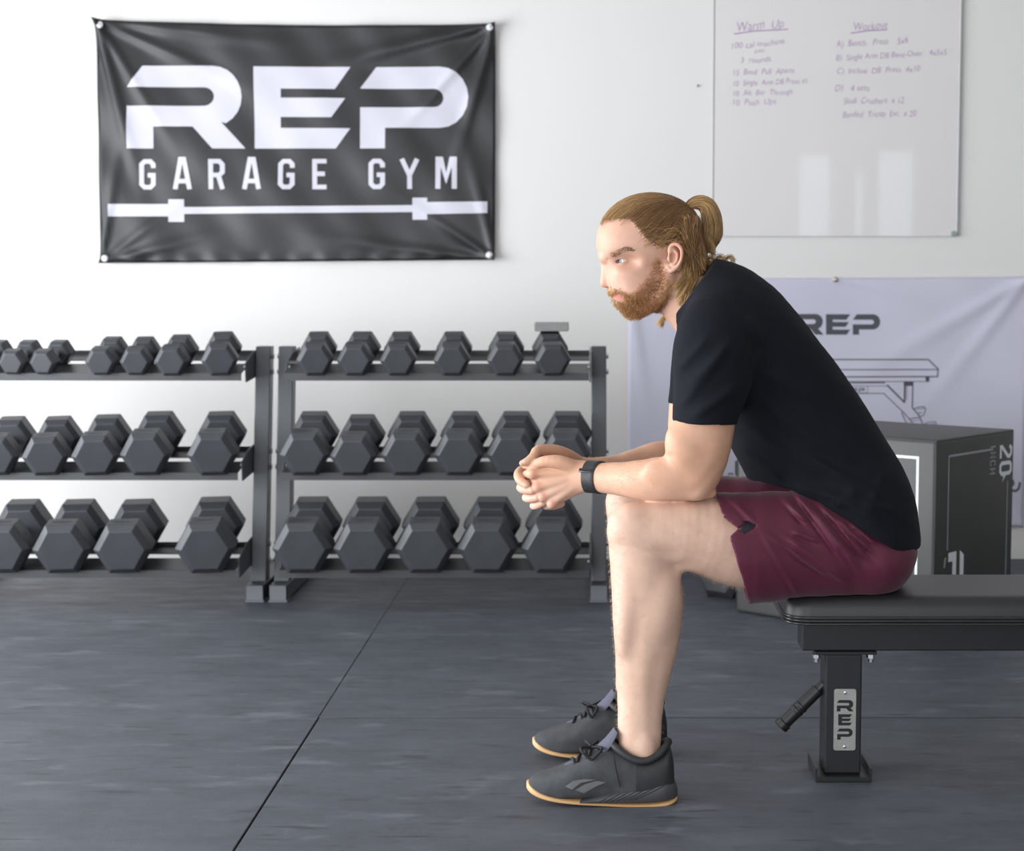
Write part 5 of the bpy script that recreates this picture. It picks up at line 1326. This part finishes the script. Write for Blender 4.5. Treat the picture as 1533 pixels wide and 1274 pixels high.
strands('ponytail', P, 0.0006, 0.0004, M_hair, hair, np.minimum(brown*1.3*(1-mixv)+pale*0.86*mixv, 0.9))
# hair tie
MB().tube([hp(1027, 315)+0.0075*(np.cos(a)*np.array([0.5, 0, 0.86])+np.sin(a)*LAT*1.2) for a in np.linspace(0, 6.4, 16)], 0.0024, 8).obj('hair_tie', mat('black_elastic', (0.01, 0.01, 0.01), 0.7), hair, smooth=True)
# loose curls at the nape
def curls(n, a0, a1, b0, b1, amp, col, turns, ptn=18, per=26):
    """locks from region a to region b (photo points with lateral), curling"""
    P = np.zeros((n, ptn, 3)); k = RNG.integers(0, max(3, n//per), n); nk = k.max()+1
    A = np.array([na(RNG.uniform(a0[0], a1[0]), RNG.uniform(a0[1], a1[1]), RNG.uniform(a0[2], a1[2])) for _ in range(nk)])
    Bp = np.array([na(RNG.uniform(b0[0], b1[0]), RNG.uniform(b0[1], b1[1]), RNG.uniform(b0[2], b1[2])) for _ in range(nk)])
    ph = RNG.uniform(0, 6.28, nk); tn = RNG.uniform(turns*0.7, turns*1.3, nk); j = RNG.normal(0, 0.0022, (n, 3)); j2 = RNG.normal(0, 0.0032, (n, 3))
    e = Bp-A; e1 = np.cross(e, np.array([0.1, 1, 0.1])); e1 /= np.linalg.norm(e1, axis=1, keepdims=True); e2 = np.cross(e, e1); e2 /= np.linalg.norm(e2, axis=1, keepdims=True)
    dph = RNG.normal(0, 0.25, n)
    for i, t in enumerate(np.linspace(0, 1, ptn)):
        a = amp*min(1, t*2.2); th = ph[k]+tn[k]*6.28*t*(0.4+0.6*t)+dph
        P[:, i] = A[k]+e[k]*t+e1[k]*(a*np.cos(th))[:, None]+e2[k]*(a*np.sin(th))[:, None]+j*(1-t)+j2*t
        P[:, i, 2] -= 0.006*math.sin(math.pi*t)*0
    c = np.clip(RNG.normal(col, 0.2, n), 0, 1.2)[:, None]
    return P, np.minimum(brown*1.25*(1-c)+pale*0.9*c, 0.9)
locks = [curls(420, (1022, 375, 0.04), (1046, 405, 0.066), (1012, 425, 0.055), (1034, 462, 0.085), 0.0050, 0.62, 1.0),
         curls(320, (1040, 385, -0.02), (1054, 405, 0.05), (1072, 398, -0.03), (1105, 412, 0.06), 0.0060, 0.60, 1.3),
         curls(90, (1050, 388, -0.02), (1056, 400, 0.03), (1080, 388, -0.01), (1104, 402, 0.04), 0.0095, 0.75, 1.6),
         curls(16, (1000, 408, 0.062), (1008, 412, 0.068), (988, 440, 0.066), (1002, 452, 0.072), 0.0075, 0.9, 1.2),
         curls(1500, (1018, 322, 0.0), (1049, 372, 0.074), (1026, 388, 0.02), (1056, 408, 0.074), 0.0018, 0.16, 0.6, 18, 4),
         curls(70, (1056, 350, -0.01), (1066, 362, 0.03), (1060, 378, -0.01), (1076, 386, 0.03), 0.0040, 0.7, 0.8),
         curls(60, (1005, 455, -0.06), (1015, 465, -0.05), (984, 484, -0.06), (998, 492, -0.05), 0.0050, 1.0, 0.8)]
strands('loose_curls', np.concatenate([l[0] for l in locks]), 0.00055, 0.00035, M_hair, hair, np.concatenate([l[1] for l in locks]))
# flyaway hairs at temple
n = 45; P = np.zeros((n, 9, 3)); a0 = np.stack([RNG.uniform(950, 1000, n), RNG.uniform(345, 372, n)], 1)
for i, t in enumerate(np.linspace(0, 1, 9)):
    for q in range(n):
        P[q, i] = na(a0[q, 0]+t*26, a0[q, 1]-6*math.sin(math.pi*t)+3*math.sin(t*5+q)-t*4, 0.0765+0.004*math.sin(math.pi*t))
strands('flyaway_hair', P, 0.00028, 0.0002, M_hair, hair, np.tile(blond*1.15, (n, 1)))

# beard and brows, rooted on the skin
fn = np.cross(HEADV[HEADQ[:, 1]]-HEADV[HEADQ[:, 0]], HEADV[HEADQ[:, 3]]-HEADV[HEADQ[:, 0]]); fc = HEADV[HEADQ].mean(1)
fn /= np.linalg.norm(fn, axis=1, keepdims=True)+1e-12
fu, fv, fl = head_uv(fc)
lip_ex = ((((fu-929)/11)**2+((fv-444.5)/5.5)**2) < 1) & (fl < 0.03)
sel = np.nonzero((soft_in(fu, fv, BEARD, 3.5) > RNG.random(len(fu))) & ~lip_ex & (fn[:, 2] > -0.98))[0]
n = 9000; r = RNG.choice(sel, n); root = fc[r]+RNG.normal(0, 0.0006, (n, 3)); nr = fn[r]
lenb = np.interp(fu[r], [915, 930, 950, 985, 1000], [0.0050, 0.0080, 0.0085, 0.0060, 0.0040])*RNG.uniform(0.6, 1.2, n)
lenb = np.where(fv[r] < 415, 0.0035, lenb)
dirv = nr*0.55+np.array([0.10, 0, -0.75])+RNG.normal(0, 0.28, (n, 3)); dirv /= np.linalg.norm(dirv, axis=1, keepdims=True)
P = np.stack([root-nr*0.0005, root+nr*(lenb*0.35)[:, None]+dirv*(lenb*0.3)[:, None], root+nr*(lenb*0.42)[:, None]+dirv*(lenb*0.75)[:, None]], 1)
ginger = np.array([0.40, 0.175, 0.065]); bl2 = np.array([0.62, 0.40, 0.19])
f = np.clip((955-fu[r])/40, 0, 1)*0.7+RNG.normal(0.08, 0.2, n); f = np.clip(f, 0, 1)[:, None]
strands('beard', P, 0.00036, 0.00018, M_hair, person, ginger*(1-f)+bl2*f)
BROW = [(905, 382), (918, 376), (934, 370), (942, 371), (950, 376), (934, 377), (920, 383.5), (907, 389)]
inb = inpoly(fu, fv, BROW); fs = (fc-HM) @ LAT
for side in (1, -1):
    sel = np.nonzero(inb & (fs*side > 0))[0]; n = 1000; r = RNG.choice(sel, n); root = fc[r]; nr = fn[r]
    dirv = -FWD*0.7+UPV*0.30+RNG.normal(0, 0.16, (n, 3)); ln_ = RNG.uniform(0.005, 0.009, n)
    P = np.stack([root-nr*0.0004, root+nr*0.0014+dirv*(ln_*0.5)[:, None], root+nr*0.0014+dirv*ln_[:, None]], 1)
    strands('eyebrow', P, 0.00042, 0.0002, M_hair, person, np.tile(np.array([0.20, 0.10, 0.045]), (n, 1))*RNG.uniform(0.7, 1.4, (n, 1)))
# fine body hair on shins, knees and forearms
bv, bq = parts[0]; fc2 = bv[bq].mean(1); fn2 = np.cross(bv[bq[:, 1]]-bv[bq[:, 0]], bv[bq[:, 3]]-bv[bq[:, 0]]); fn2 /= np.linalg.norm(fn2, axis=1, keepdims=True)+1e-12
legm = (fc2[:, 2] < 0.60) & (fc2[:, 0] < 0.30) & (fc2[:, 2] > 0.14) & (fn2[:, 1] < 0.5)
armm = (fc2[:, 2] > 0.64) & (fc2[:, 0] < 0.14) & (fc2[:, 2] < 0.80)
sel = np.concatenate([RNG.choice(np.nonzero(legm)[0], 4200), RNG.choice(np.nonzero(armm)[0], 900)])
n = len(sel); root = fc2[sel]; nr = fn2[sel]; ln_ = RNG.uniform(0.004, 0.009, n)
dirv = nr*0.75+np.array([0, 0, -0.5])+RNG.normal(0, 0.35, (n, 3)); dirv /= np.linalg.norm(dirv, axis=1, keepdims=True)
P = np.stack([root-nr*0.0004, root+dirv*(ln_*0.5)[:, None], root+dirv*ln_[:, None]+np.array([0, 0, -0.0008])], 1)
bh = strands('body_hair', P, 0.00018, 0.00009, M_hair, person, np.tile(np.array([0.62, 0.45, 0.31]), (n, 1)))
bh['kind'] = 'stuff'
